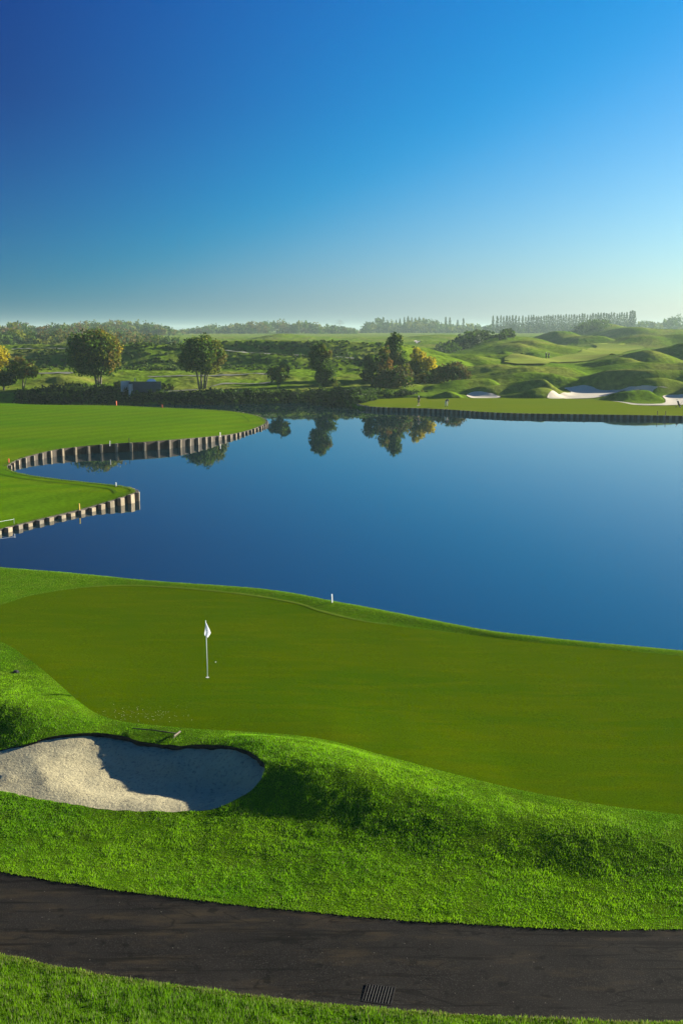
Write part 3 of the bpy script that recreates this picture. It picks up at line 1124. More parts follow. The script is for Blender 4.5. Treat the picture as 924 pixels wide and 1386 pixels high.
def wall(label, pts3, spacing, pw, pd, side, board_mat=None):
    """pts3: polyline of the wall top; side +1 puts the posts to the right of travel"""
    P = [np.array(p) for p in densify(pts3, .25)]
    c = P[len(P) // 2]
    root = thing('retaining_wall', label, 'retaining wall', (c[0], c[1], 0), 0, 'timber retaining walls along the water')
    root['kind'] = 'thing'
    O = np.array([c[0], c[1], 0])
    n = len(P)
    th = .10
    V = []
    tang = []
    for i in range(n):
        t = P[min(i + 1, n - 1)][:2] - P[max(i - 1, 0)][:2]
        t = t / (np.linalg.norm(t) + 1e-9)
        tang.append(t)
        nr = np.array([t[1], -t[0]]) * side
        q = P[i]
        a = q[:2] + nr * .01; b = q[:2] - nr * th
        zt = q[2] + .02
        for xy, z in ((a, -.8), (a, zt), (b, zt), (b, -.8)):
            V.append((xy[0] - O[0], xy[1] - O[1], z))
    Fq = []
    for i in range(n - 1):
        for k in range(3):
            Fq.append([i * 4 + k, (i + 1) * 4 + k, (i + 1) * 4 + k + 1, i * 4 + k + 1])
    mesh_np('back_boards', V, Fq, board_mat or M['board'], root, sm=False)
    # posts
    s = 0; nxt = spacing * .3
    mesh = None
    cnt = 0
    for i in range(1, n):
        s += np.linalg.norm(P[i][:2] - P[i - 1][:2])
        if s >= nxt and cnt < 99:
            nxt += spacing
            t = tang[i]; nr = np.array([t[1], -t[0]]) * side
            q = P[i]
            if mesh is None:
                mb = MB()
                b2 = .025
                sec = [(-pw / 2, 0), (-pw / 2, pd - b2), (-pw / 2 + b2, pd), (pw / 2 - b2, pd), (pw / 2, pd - b2), (pw / 2, 0)]
                v = [(x, y, -.8) for x, y in sec] + [(x, y, 1.0) for x, y in sec] + [(x * .9, y * .94, 1.02) for x, y in sec]
                m6 = 6
                f = [[k, (k + 1) % m6, (k + 1) % m6 + m6, k + m6] for k in range(m6)] + [[k + 6, (k + 1) % m6 + 6, (k + 1) % m6 + 12, k + 12] for k in range(m6)] + [[12, 13, 14, 15, 16, 17]]
                mb.add(v, f)
                o = mb.build('post', M['post'], root)
                mesh = o.data
            else:
                o = bpy.data.objects.new('post', mesh)
                link(o, root)
            top = q[2] + random.uniform(-.04, .07)
            # mesh spans -0.8 .. 1.02 : scale so that the head meets the turf edge
            sz = (top + .8) / 1.82
            xy = q[:2] + nr * .012
            o.location = (xy[0] - O[0], xy[1] - O[1], top - 1.02 * sz)
            o.scale = (random.uniform(.93, 1.07), random.uniform(.9, 1.1), sz)
            o.rotation_euler = (random.uniform(-.03, .03), random.uniform(-.035, .035), math.atan2(t[1], t[0]) + (math.pi if side > 0 else 0) + random.uniform(-.04, .04))
            cnt += 1
    return root


fu = spline(W3(front_up + tip_up[:4]), 4)
wall('tall timber retaining wall of pale posts below the larger lawn, tree reflections at its foot', fu, 1.65, .26, .34, +1)
nl = spline(W3(near_up[2:] + tip_low[:3]), 4)
wall('low timber wall of closely set pale posts round the nearer pointed lawn', nl, 1.15, .50, .34, +1)
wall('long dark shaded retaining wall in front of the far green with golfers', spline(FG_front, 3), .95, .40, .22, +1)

# ------------------------------------------------------------------ haze
mh = bpy.data.materials.new('haze_air')
mh.use_nodes = True
nt = mh.node_tree
nt.nodes.clear()
pv = nt.nodes.new('ShaderNodeVolumePrincipled')
pv.inputs['Color'].default_value = (.50, .66, .62, 1)
pv.inputs['Density'].default_value = .00021
pv.inputs['Anisotropy'].default_value = .25
mo = nt.nodes.new('ShaderNodeOutputMaterial')
nt.links.new(pv.outputs[0], mo.inputs['Volume'])
hz = MB().box((0, 4600, 9), (26000, 9400, 70)).build('haze', mh)
hz.scale = (1, 1, 1)
hz['kind'] = 'stuff'


# ------------------------------------------------------------------ foliage
def leaf_mesh(name, P, size, tint, parent=None, kind=None, material=None):
    n = len(P)
    a = rng.normal(size=(n, 3)); a /= np.linalg.norm(a, axis=1)[:, None]
    b = rng.normal(size=(n, 3)); b -= (a * b).sum(1)[:, None] * a; b /= np.linalg.norm(b, axis=1)[:, None]
    sz = (np.broadcast_to(size, (n,)) * rng.uniform(.6, 1.3, n))[:, None]
    V = np.stack([P - a * sz * .62, P + b * sz * .36, P + a * sz * .62, P - b * sz * .36], 1).reshape(-1, 3)
    T = np.arange(n * 4, dtype=np.int32).reshape(n, 4)
    tt = np.repeat(np.column_stack([np.clip(tint, .003, 1), np.ones(n)]), 4, axis=0)
    return mesh_np(name, V, T, material or M['leaf'], parent, sm=False, kind=kind, tint=tt)


def blob_points(c, r, n, clumps, tight=.23):
    """leaf clumps spread through an ellipsoid, denser towards its skin, with gaps"""
    d = rng.normal(size=(clumps, 3)); d /= np.linalg.norm(d, axis=1)[:, None]
    rad = rng.uniform(.15, 1, clumps) ** .45
    cc = d * rad[:, None] * rng.uniform(.80, 1.06, clumps)[:, None]
    k = rng.integers(0, clumps, n)
    cr = rng.uniform(.6, 1.5, clumps) * tight
    o = np.clip(rng.normal(size=(n, 3)) * .55, -1.0, 1.0)
    P = cc[k] + o * cr[k][:, None]
    return P * np.array(r) + np.array(c), k


DG, MG, OL, YE, OR, BR = (.040, .080, .007), (.072, .132, .009), (.140, .160, .010), (.44, .36, .012), (.34, .165, .012), (.115, .100, .013)


def colour(k, nk, cols, n):
    ci = rng.integers(0, len(cols), nk)
    base = np.array(cols)[ci][k]
    return base * (rng.uniform(.75, 1.25, nk)[k] * rng.uniform(.8, 1.2, n))[:, None]


def tree(name, label, cat, base, Y, blobs, stems, group=None, leaf=.42, dens=1.0, gz=None):
    """blobs: (px, py, rx, ry, colours, n) in picture pixels at distance Y"""
    x0, _ = at_Y(base[0], base[1], Y)
    z0 = float(h_far(np.array([x0]), np.array([Y]))[0]) if gz is None else gz
    root = thing(name, label, cat, (x0, Y, z0), 0, group)
    s = Y / F
    Ps, Ts = [], []
    for (px, py, rx, ry, cols, n) in blobs:
        cx, cz = at_Y(px, py, Y)
        n = int(n * dens * 1.35)
        yo = random.uniform(-.25, .25) * rx * s
        P, k = blob_points((cx - x0, yo, cz - z0), (rx * s, rx * s, ry * s), n, max(8, n // 22))
        Ps.append(P); Ts.append(colour(k, max(8, n // 22), cols, n))
    P = np.concatenate(Ps); T = np.concatenate(Ts) * 1.12
    m = P[:, 2] > .1
    leaf_mesh('crown', P[m], leaf, T[m], root)
    mb = MB()
    for (px, py, dx, r) in stems:          # stem from the base (offset dx) to a point in the crown
        tx, tz = at_Y(px, py, Y)
        tx -= x0; tz -= z0
        b0 = Vector((dx, random.uniform(-.15, .15), -.3)); e = Vector((tx, random.uniform(-.6, .6), tz))
        mid = b0.lerp(e, .5) + Vector((random.uniform(-.15, .15) - .2 * (tx - dx) * .5, 0, 0))
        mb.tube([b0, b0.lerp(mid, .5), mid, e], [r * 1.25, r, r * .75, r * .3], 7)
        for j in range(3):                 # limbs
            q = mid.lerp(e, random.uniform(0, .7))
            d = Vector((random.uniform(-1, 1), random.uniform(-1, 1), random.uniform(.3, 1))).normalized() * random.uniform(.8, 2.0)
            mb.tube([q, q + d * .5, q + d + Vector((0, 0, .2))], [r * .45, r * .3, r * .12], 5)
    mb.build('trunk', M['bark'], root, sm=True)
    return root


tree('yellow_tree', 'bright yellow autumn tree cut off by the left edge of the photo', 'tree', (-10, 528), 206,
     [(-3, 483, 16, 16, [YE, YE, (.40, .36, .02)], 1500), (-16, 500, 18, 14, [OL, YE, MG], 900)], [(-10, 490, 0, .22)])
tree('bushy_tree', 'low dark green tree under the yellow one at the far left edge', 'tree', (6, 529), 204,
     [(4, 513, 17, 11, [DG, MG, OL], 1300), (-14, 516, 14, 10, [DG, MG], 700)], [(6, 515, 0, .2)])
tree('young_tree', 'thin olive and rusty autumn tree between the yellow tree and the largest tree', 'tree', (31, 531), 205,
     [(30, 496, 21, 16, [OL, (.13, .10, .02), OL, MG], 1250), (41, 503, 12, 8, [OL, OR], 350), (22, 508, 12, 8, [OL, MG], 400)], [(30, 500, 0, .15), (38, 503, .2, .09)], dens=.8)
tree('round_tree', 'largest broad tree, dark with a sunlit golden right side, left of the concrete culvert', 'tree', (134, 529), 207,
     [(126, 470, 30, 22, [DG, MG, OL, (.11, .10, .015)], 3600), (112, 490, 20, 16, [DG, MG, DG], 1700), (142, 466, 20, 16, [OL, (.16, .12, .02), MG], 1400), (150, 484, 14, 18, [(.17, .13, .02), OL, (.24, .17, .02)], 1200), (130, 500, 26, 10, [DG, MG], 1300), (106, 470, 15, 16, [DG, MG], 900), (151, 474, 12, 18, [(.34, .26, .015), (.26, .21, .015), OL], 1000), (136, 456, 16, 9, [(.24, .19, .015), OL], 600)],  # sunlight on top and right side put into the golden leaf colours
     [(124, 490, -.15, .28), (142, 488, .3, .24), (133, 480, 0, .2)], dens=1.15)
tree('multistem_tree', 'rounded dark tree with several pale stems right of the concrete culvert', 'tree', (274, 531), 206,
     [(272, 478, 27, 21, [DG, MG, OL, MG], 3300), (256, 487, 16, 15, [DG, MG], 1300), (288, 480, 16, 18, [OL, MG, (.12, .10, .015)], 1500), (272, 465, 18, 12, [MG, OL, DG], 900), (280, 498, 20, 8, [DG, MG, OL], 700)],
     [(262, 485, -.5, .17), (270, 480, -.15, .19), (281, 482, .3, .18), (288, 486, .55, .13)], dens=1.15)
tree('small_tree', 'small round young tree standing alone on the meadow bank', 'tree', (377, 528), 208,
     [(377, 506, 15, 12, [OL, MG, DG], 1500), (384, 501, 9, 9, [OL, (.12, .11, .02)], 500)], [(376, 508, 0, .12), (380, 507, .1, .08)], leaf=.38)
tree('birch_tree', 'tall narrow leaning birch with drooping dark foliage at the lake edge', 'tree', (442, 530), 212,
     [(432, 474, 13, 11, [MG, DG, OL], 1000), (440, 480, 10, 10, [(.15, .12, .02), OL], 500), (432, 490, 15, 10, [DG, MG], 1000), (440, 506, 14, 14, [DG, MG, DG], 1500), (444, 520, 11, 9, [DG, MG], 800), (425, 482, 9, 8, [DG, MG], 400)],
     [(432, 470, 0, .17), (440, 500, .1, .1)], dens=1.2, leaf=.38)
tree('lakeside_shrub', 'small leafy shrub at the foot of the leaning birch', 'shrub', (455, 530), 208,
     [(456, 523, 7, 7, [MG, OL], 350)], [(456, 525, 0, .05)], leaf=.3)
tree('poplar_tree', 'tallest tree of the clump, a dark poplar rising behind the orange one', 'tree', (534, 530), 226,
     [(535, 462, 10, 11, [MG, DG, OL], 1100), (530, 472, 11, 12, [DG, MG], 1200), (537, 484, 12, 14, [MG, DG, OL], 1200), (526, 492, 12, 14, [DG, MG, OL], 1000), (540, 505, 14, 14, [OL, MG], 800)],
     [(535, 465, 0, .2), (529, 480, -.2, .12)], dens=1.1)
tree('dark_tree', 'dark low branching tree at the left side of the clump', 'tree', (505, 530), 222,
     [(503, 492, 13, 12, [DG, MG], 1200), (497, 507, 10, 8, [DG, MG, DG], 700), (512, 505, 13, 14, [DG, MG], 1000)], [(503, 495, 0, .16), (498, 507, -.1, .1)])
tree('orange_tree', 'slim autumn tree with orange leaves in the middle of the clump', 'tree', (521, 531), 219,
     [(520, 478, 9, 11, [OL, (.14, .11, .02), MG], 600), (524, 496, 10, 9, [OR, (.30, .16, .02), (.18, .11, .02)], 800), (519, 492, 8, 12, [OL, OR, BR], 600)], [(521, 485, 0, .13)], leaf=.38)
tree('yellow_tree', 'golden yellow autumn tree at the right side of the clump', 'tree', (568, 531), 224,
     [(566, 482, 12, 10, [(.36, .31, .012), YE, OL], 900), (576, 492, 14, 10, [YE, (.38, .33, .012), (.30, .27, .015)], 1300), (558, 497, 14, 12, [OL, MG, (.14, .13, .02)], 1000), (568, 508, 18, 10, [OL, MG, BR], 900)], [(566, 488, 0, .16), (575, 495, .2, .1)])
tree('round_bush', 'big round brownish bush in front of the clump by the far green', 'bush', (531, 534), 213,
     [(534, 513, 23, 17, [DG, BR, (.06, .06, .015), MG], 3200), (548, 506, 12, 12, [BR, OL, (.13, .085, .02)], 700), (516, 518, 14, 13, [DG, BR, DG], 1200)], [(532, 520, 0, .16), (540, 518, .3, .1), (522, 520, -.3, .1)], leaf=.40)
tree('wide_bush', 'wide dark russet bush mass behind the two golfers, right of the yellow tree', 'bush', (606, 520), 228,
     [(590, 507, 20, 12, [DG, MG, BR], 1700), (612, 502, 16, 13, [BR, DG, (.10, .075, .02)], 1400), (625, 507, 12, 12, [BR, (.10, .08, .02), DG], 900), (580, 514, 18, 9, [DG, MG], 900)], [(595, 508, -.5, .12), (615, 506, .6, .12)])
tree('lakeside_shrub', 'pale reedy shrub in front of the big round bush', 'shrub', (515, 535), 205,
     [(515, 530, 8, 5, [OL, (.14, .15, .04), MG], 350), (525, 532, 7, 3, [OL, (.14, .15, .04)], 150)], [(515, 531, 0, .05)], leaf=.32, gz=1.2)
tree('lakeside_shrub', 'leafy shrub at the left end of the concrete culvert', 'shrub', (163, 533), 203,
     [(160, 523, 9, 7, [DG, MG, OL], 420), (168, 530, 8, 5, [OL, DG], 220)], [(161, 526, 0, .05)], leaf=.32)
tree('lakeside_shrub', 'leafy shrub at the right end of the concrete culvert', 'shrub', (224, 531), 203.5,
     [(226, 525, 9, 6, [MG, OL, BR], 380), (219, 530, 6, 4, [OL, MG], 160)], [(225, 527, 0, .05)], leaf=.32)
tree('lakeside_shrub', 'low olive shrub behind the golfer in dark clothes', 'shrub', (572, 534), 207,
     [(568, 531, 9, 4, [OL, MG], 300), (580, 531, 7, 4, [MG, OL], 200)], [(572, 532, 0, .05)], leaf=.32, gz=1.6)


def wood(name, prof, Y, n, colours, rpx, lf, label, low=None, per=110):
    """a far-off wood: crowns of mixed size filling from the land up to the skyline"""
    px = np.array([p[0] for p in prof]); py = np.array([p[1] for p in prof])
    Ps, Ts = [], []
    for i in range(n):
        a = rng.uniform(px[0], px[-1])
        yy = Y * rng.uniform(.94, 1.12)
        top = np.interp(a, px, py)
        x, zt = at_Y(a, top, Y)
        x = x * yy / Y
        zt = HC + (zt - HC) * yy / Y
        g = float(h_far0(np.array([x]), np.array([yy]), False)[0])
        if zt < g + 2:
            continue
        r = rng.uniform(.7, 1.4) * rpx * Y / F
        u = rng.uniform(0, 1) ** .6
        zc = g + (zt - g) * u - r * .9
        zc = max(zc, g + r * .5)
        if zc + r > zt + 1.2:
            zc = zt - r
        P, k = blob_points((x, yy, zc), (r, r, r * 1.05), per, 9, .38)
        Ps.append(P); c = colours[rng.integers(0, len(colours))]
        Ts.append(np.array(c) * rng.uniform(.8, 1.2) * rng.uniform(.8, 1.2, (per, 1)))
    o = leaf_mesh(name, np.concatenate(Ps), lf, np.concatenate(Ts), kind='stuff')
    return o


AUT = [DG, MG, MG, OL, BR, (.14, .085, .02), (.06, .10, .03), (.05, .09, .03)]
wood('far_wood', [(-140, 437), (0, 437), (15, 435.5), (60, 438), (100, 440), (150, 443), (185, 450), (225, 458), (245, 462)], 720, 330, AUT, 8, 1.5, '')
wood('far_wood', [(-140, 447), (-40, 449), (0, 448), (40, 450), (95, 451), (150, 452), (190, 454), (225, 458), (245, 461)], 450, 200, [DG, MG, MG, (.045, .09, .02), OL, BR, (.13, .105, .02), (.06, .10, .03)], 9, 1.0, '', per=170)
wood('far_wood', [(85, 443), (105, 438), (122, 435.5), (160, 434), (190, 435.5), (215, 440), (232, 446), (245, 451)], 980, 230, [DG, MG, MG, OL, BR], 6, 1.9, '')
wood('far_wood', [(232, 451), (250, 447), (270, 443.5), (300, 440.5), (330, 437), (350, 435.5), (362, 432.5), (375, 435), (400, 436.5), (415, 436), (440, 439), (460, 441), (475, 445), (484, 449)], 1250, 260, [DG, MG, MG, OL, BR], 5, 2.3, '')
wood('far_wood', [(490, 448), (496, 437), (503, 431.5), (516, 430), (526, 432.5), (545, 436), (560, 433), (575, 430), (586, 430), (593, 437), (615, 440), (628, 441), (640, 437), (647, 441), (652, 448)], 1420, 190, [MG, DG, MG, OL], 5.5, 2.4, '')
wood('far_wood', [(650, 446), (662, 441), (700, 440), (760, 438), (820, 437), (850, 436), (862, 437), (870, 431), (880, 429.5), (888, 432.5), (905, 429), (920, 425.5), (960, 424), (1040, 428)], 1350, 280, [MG, DG, MG, OL], 5.5, 2.3, '')
wood('far_wood', [(430, 452), (470, 449), (500, 448.5), (600, 448), (700, 447), (760, 446), (900, 440), (960, 438)], 2300, 200, [DG, MG, MG], 5, 3.6, '')
wood('far_wood', [(-160, 447), (100, 446), (240, 447), (300, 445), (480, 446), (500, 447)], 2600, 200, [DG, MG, MG], 5, 4.0, '')


# poplars, every one its own
def poplars():
    protos = []
    specs = []
    for px, top in ((524, 433), (530, 434.5), (536, 432.5), (541, 431), (547, 429.5), (552, 428), (557, 429.5), (562, 430), (567, 429), (597, 436), (603, 429), (608.5, 430), (619, 433), (627, 430.5)):
        specs.append((px, top, 1400, 0))
    for px in (667, 672.6, 677.5, 681.3, 685.5, 689.3, 693.3, 697.7, 702, 707):
        specs.append((px, 427.5 + random.uniform(-.6, .9), 1290, 1))
    px = 711
    while px < 848:
        specs.append((px, np.interp(px, [710, 750, 790, 848], [427.5, 426, 424.5, 423]) + random.uniform(-1.0, 1.6), 1300 + random.uniform(-15, 15), 1))
        px += random.uniform(2.9, 4.0)
    for px, top in ((852.5, 421.5), (855.5, 420), (858.5, 421.5)):
        specs.append((px, top, 1280, 2))
    labels = ('slender hazy poplar rising above the small wood in the middle of the horizon',
              'slender hazy poplar in the long even row on the right horizon',
              'taller poplar of the trio ending the row on the right horizon')
    groups = ('poplars in the middle wood', 'poplars in the long row', 'trio of taller poplars')
    for i, (px, top, Y, g) in enumerate(specs):
        x, zt = at_Y(px, top, Y)
        gz = float(h_far0(np.array([x]), np.array([Y]), False)[0])
        H = zt - gz
        if i < 4:
            root = thing('poplar_tree', labels[g], 'tree', (x, Y, gz), 0, groups[g])
            n = 420
            t = rng.uniform(0.08, 1, n)
            w = .105 * np.sin(math.pi * np.clip(t, 0, 1) ** .75) ** .7 + .012
            a = rng.uniform(0, 2 * math.pi, n); rr = np.sqrt(rng.uniform(.1, 1, n)) * w * (1 + .25 * np.sin(t * 23 + a * 2 + i))
            P = np.stack([np.cos(a) * rr, np.sin(a) * rr, t], 1)
            T = np.array([(.050, .085, .016)]) * rng.uniform(.7, 1.35, (n, 1))
            cr = leaf_mesh('crown', P, .058, T, root)
            tr = MB().tube([(0, 0, -.03), (0, 0, .3), (.004, 0, .8)], [.016, .012, .004], 6).build('trunk', M['bark'], root, sm=True)
            protos.append((root, cr, tr))
        else:
            p = protos[random.randrange(4)]
            root = p[0].copy(); COL.objects.link(root)
            root['label'] = labels[g]; root['group'] = groups[g]
            for c in p[1:]:
                copy_child(c, root)
        root.location = (x, Y, gz)
        wd = H * random.uniform(.75, 1.0)
        root.scale = (wd, wd, H)
        root.rotation_euler = (0, 0, random.uniform(0, 6.28))


poplars()


# low vegetation that nobody could count
def scatter_scrub(name, regions, lf, per, cols):
    """regions: list of (pixel polygon, count, radius range, hi)"""
    Ps, Ts = [], []
    for poly, Y0, Y1, n, (r0, r1) in regions:
        xs = [p[0] for p in poly]
        cnt = 0; tries = 0
        lo_y = [p for p in poly]
        while cnt < n and tries < n * 30:
            tries += 1
            Y = rng.uniform(Y0, Y1); a = rng.uniform(min(xs), max(xs))
            x, _ = at_Y(a, 446, Y)
            z = float(h_far(np.array([x]), np.array([Y]))[0])
            # picture position of that ground point
            dy = Y * cp - (z - HC) * sp; dzc = Y * sp + (z - HC) * cp
            py = 693 - F * dzc / dy
            px = 462 + F * x / dy
            if z < .05 or not inside(poly, np.array([px]), np.array([py]))[0]:
                continue
            cnt += 1
            r = rng.uniform(r0, r1)
            P, k = blob_points((x, Y, z + r * .35), (r, r, r * .75), per, 6, .4)
            Ps.append(P); c = np.array(cols[rng.integers(0, len(cols))])
            Ts.append(c * rng.uniform(.75, 1.25) * rng.uniform(.8, 1.2, (per, 1)))
    return leaf_mesh(name, np.concatenate(Ps), lf, np.concatenate(Ts), kind='stuff')


scatter_scrub('bank_scrub', [
    ([(20, 532), (60, 530), (100, 526), (160, 529), (168, 535), (225, 535), (280, 533), (420, 532), (470, 532), (505, 535), (505, 546), (420, 548), (20, 550)], 191, 208, 1000, (.5, 1.3)),
    ([(480, 530), (560, 532), (560, 538), (480, 541)], 198, 214, 60, (.5, 1.0)),
], .36, 60, [DG, (.022, .040, .010), MG])
scatter_scrub('dune_tussocks', [
    ([(150, 466), (250, 466), (262, 480), (250, 503), (160, 503)], 240, 266, 200, (.25, .6)),
    ([(250, 468), (300, 476), (420, 482), (505, 487), (540, 493), (540, 503), (250, 505)], 240, 264, 240, (.2, .5)),
    ([(262, 468), (300, 462), (460, 463), (560, 466), (560, 485), (440, 482), (300, 474)], 270, 296, 180, (.25, .6)),
    ([(-10, 476), (92, 474), (92, 502), (-10, 502)], 240, 266, 160, (.2, .5)),
], .50, 30, [MG, DG, (.06, .10, .016), (.075, .115, .02)])
scatter_scrub('dune_scrub', [
    ([(600, 472), (619, 462), (634, 455), (655, 453), (668, 456), (650, 463), (636, 470), (615, 478), (597, 480)], 370, 435, 95, (1.3, 2.8)),
    ([(770, 448), (795, 436), (818, 437), (822, 446), (790, 452)], 700, 810, 70, (2, 4.5)),
    ([(676, 455), (692, 453), (692, 460), (676, 460)], 380, 440, 25, (1.5, 2.5)),
    ([(672, 450), (720, 446), (740, 449), (730, 453), (690, 455)], 560, 900, 70, (3, 5)),
], 1.0, 60, [DG, MG, (.05, .075, .02)])
tree('dune_shrub', 'lone dark shrub beside the far fairway', 'shrub', (705.5, 484), 330,
     [(705.5, 481, 3, 3.2, [DG, MG], 220)], [(705.5, 482, 0, .08)], leaf=.45)


# pale gravel tracks
def track(pts, Y0, w, lift=.14, crest=None):
    q = []
    for a, b in spline(pts, 5):
        if crest:
            x, _ = at_Y(a, b, crest)
            yy = np.linspace(crest - 8, crest + 8, 81)
            y = float(yy[np.argmax(h_far0(np.full(81, x), yy, False))]) + .3
        else:
            x, y, z = hit(lambda u, v: h_far0(u, v, False), a, b, Y0, 420, 4000)
        q.append((x, y))
    q = densify(q, 1.2)
    q = np.array(q)
    o = np.argsort(q[:, 0]); q = q[o]
    k = np.ones(9) / 9
    if len(q) > 20:
        yp = np.pad(q[:, 1], 4, mode='edge'); q[:, 1] = np.convolve(yp, k, 'valid')
    V, Fq = [], []
    for i, (x, y) in enumerate(q):
        ww = w * (1 + .25 * math.sin(x * .7))
        for t in (-1, -.33, .33, 1):
            yy = y + t * ww / 2
            V.append((x, yy, float(h_far(np.array([x]), np.array([yy]))[0]) + lift))
    for i in range(len(q) - 1):
        for k in range(3):
            Fq.append([i * 4 + k, (i + 1) * 4 + k, (i + 1) * 4 + k + 1, i * 4 + k + 1])
    mesh_np('gravel_path', V, Fq, M['gravel'], kind='structure')


track([(302, 475.8), (330, 478), (360, 479.5), (420, 481.5), (460, 484), (505, 487)], 280, 1.8, .30, 264)
track([(14, 475.5), (50, 474.3), (94, 473.4)], 280, 1.6, .30, 264)
track([(200, 510), (260, 509), (320, 507.5), (372, 506)], 200, 1.5)
track([(38, 506.5), (70, 505.5), (100, 505)], 200, 2.2)
track([(192, 532), (230, 530), (270, 528)], 190, 1.2)
track([(283, 525), (295, 521.5), (310, 520), (345, 519), (372, 518)], 190, .9)

# ------------------------------------------------------------------ concrete culvert
x, y, z = hf(192, 533)
cz = max(z, 1.0)
cu = thing('concrete_culvert', 'grey concrete culvert headwall with a pale dome set into the shaded far bank', 'culvert', (x, y, cz))
s_ = y / F
MB().box((.6, .5, 1.05), (6.2, .35, 2.3)).box((.6, .45, 2.26), (6.4, .55, .12)).build('headwall', M['concrete'], cu)
wl = MB().box((0, 0, 1.1), (.3, 2.3, 2.8)); o = wl.build('wing_wall', M['sunlit_concrete'], cu); o.location = (-3.0, -.25, 0); o.rotation_euler = (0, 0, -.55)
o2 = bpy.data.objects.new('wing_wall', o.data); link(o2, cu); o2.location = (3.85, -.05, .1); o2.rotation_euler = (0, 0, .15)
pr = []
for k in range(7):
    a = k / 6 * math.pi / 2
    pr.append((.95 * math.cos(a), .55 * math.sin(a)))
MB().lathe([(.95, -.1)] + pr, (1.7, 1.4, 2.25), 20).build('dome', M['white'], cu, sm=True)
MB().lathe([(.55, 0), (.62, .0), (.62, .35), (.55, .35), (.55, 0.02), (.05, .02)], (0, 0, 0), 20).build('pipe_mouth', M['rust'], cu)
pm = cu.children[-1]; pm.location = (-1.9, .30, .75); pm.rotation_euler = (math.pi / 2, 0, 0)
MB().tube([(-1.3, .6, 2.2), (-1.3, .6, 3.0)], .06, 8).build('vent_pipe', M['white'], cu)
rr = MB()
for k in range(14):
    a = random.uniform(-3.4, -.5); rr.lathe([(.0, -.1), (.22, -.05), (.26, .08), (.14, .2), (0, .22)], (a, -.5 - random.random() * .6, random.uniform(0, .15)), 6)
rb = rr.build('rubble', M['concrete'], cu)

# ------------------------------------------------------------------ stakes and small things
def stake(px, py, top, mt, label, fn, thick=.05, group='hazard stakes along the water', cap=None):
    if fn == 'near':
        x, y, z = hn(px, py)
    elif fn == 'lawn':
        zz = .5
        for _ in range(6):
            x, y = at_z(px, py, zz)
            zz = float(lawn_z(np.array([x]), np.array([y]))[0])
        z = zz
    else:
        x, y = at_z(px, py, .65); z = float(fg_z(np.array([x]), np.array([y]))[0])
    H = (py - top) * y / F
    root = thing('hazard_stake', label, 'stake', (x, y, z), random.uniform(.6, .95), group)
    w = thick
    mb = MB()
    v = []
    for zz, k in ((-.15, 1), (H * .93, 1), (H, .25)):
        v += [(-w / 2 * k, -w / 2 * k, zz), (w / 2 * k, -w / 2 * k, zz), (w / 2 * k, w / 2 * k, zz), (-w / 2 * k, w / 2 * k, zz)]
    f = [[a + i, a + (i + 1) % 4, a + (i + 1) % 4 + 4, a + i + 4] for a in (0, 4) for i in range(4)] + [[8, 9, 10, 11]]
    mb.add(v, f).build('post', mt, root)
    if cap:
        MB().box((0, 0, H * .78), (w * 1.1, w * 1.1, H * .16)).build('colour_band', cap, root)
    root.rotation_euler = (random.uniform(-.03, .03), random.uniform(-.03, .03), root.rotation_euler[2])
    return root


stake(449.3, 815.5, 803, M['stake_white'], 'whitish stake on the grassy lip of the near green, against the lake', 'near', .045)
stake(157.5, 658.5, 652.5, M['stake_white'], 'short white stake on the tip of the pointed lawn', 'lawn', .08)
stake(108, 690, 681, M['stake_yellow'], 'yellow stake above the low wall of the pointed lawn', 'lawn', .08)
stake(12.5, 627, 620.5, M['stake_red'], 'orange red stake in the inlet corner between the two lawns', 'lawn', .12)
stake(149, 602, 596.5, M['stake_white'], 'thin white stake over the tall wall, left of a dark one', 'lawn', .08)
stake(175, 599, 592.5, M['stake_dark'], 'thin dark stake over the tall wall of the larger lawn', 'lawn', .06)
stake(298, 590, 585, M['stake_white'], 'small white stake where the tall wall gets lower near its tip', 'lawn', .08)
stake(158, 549, 542.5, M['stake_red'], 'red stake at the back edge of the larger lawn below the culvert', 'lawn', .14)
stake(220, 552, 547.5, M['stake_red'], 'faint red stake on the back edge of the lawn, right of the culvert', 'lawn', .10)
stake(889, 561.5, 555.5, M['stake_dark'], 'left of two thin dark stakes on the far green edge near the golf trolley', 'fg', .08)
stake(900, 561.8, 555.8, M['stake_dark'], 'right of two thin dark stakes on the far green edge near the golf trolley', 'fg', .08)

# low wire rail on the pointed lawn
x, y = at_z(19.5, 708.5, .33)
z = float(lawn_z(np.array([x]), np.array([y]))[0])
rl = thing('low_rail', 'thin pale low rail with a slim post at the left edge above the low wall', 'rail', (x, y, z))
x2, y2 = at_z(-30, 716, .33)
MB().tube([(0, 0, -.1), (0, 0, .44)], .02, 8).build('post', M['metal'], rl)
MB().tube([(0, 0, .36), ((x2 - x) * .5, (y2 - y) * .5, .33), (x2 - x, y2 - y, .38)], .012, 8).build('rail', M['white'], rl)
MB().tube([(x2 - x, y2 - y, -.1), (x2 - x, y2 - y, .44)], .02, 8).build('post', M['metal'], rl)

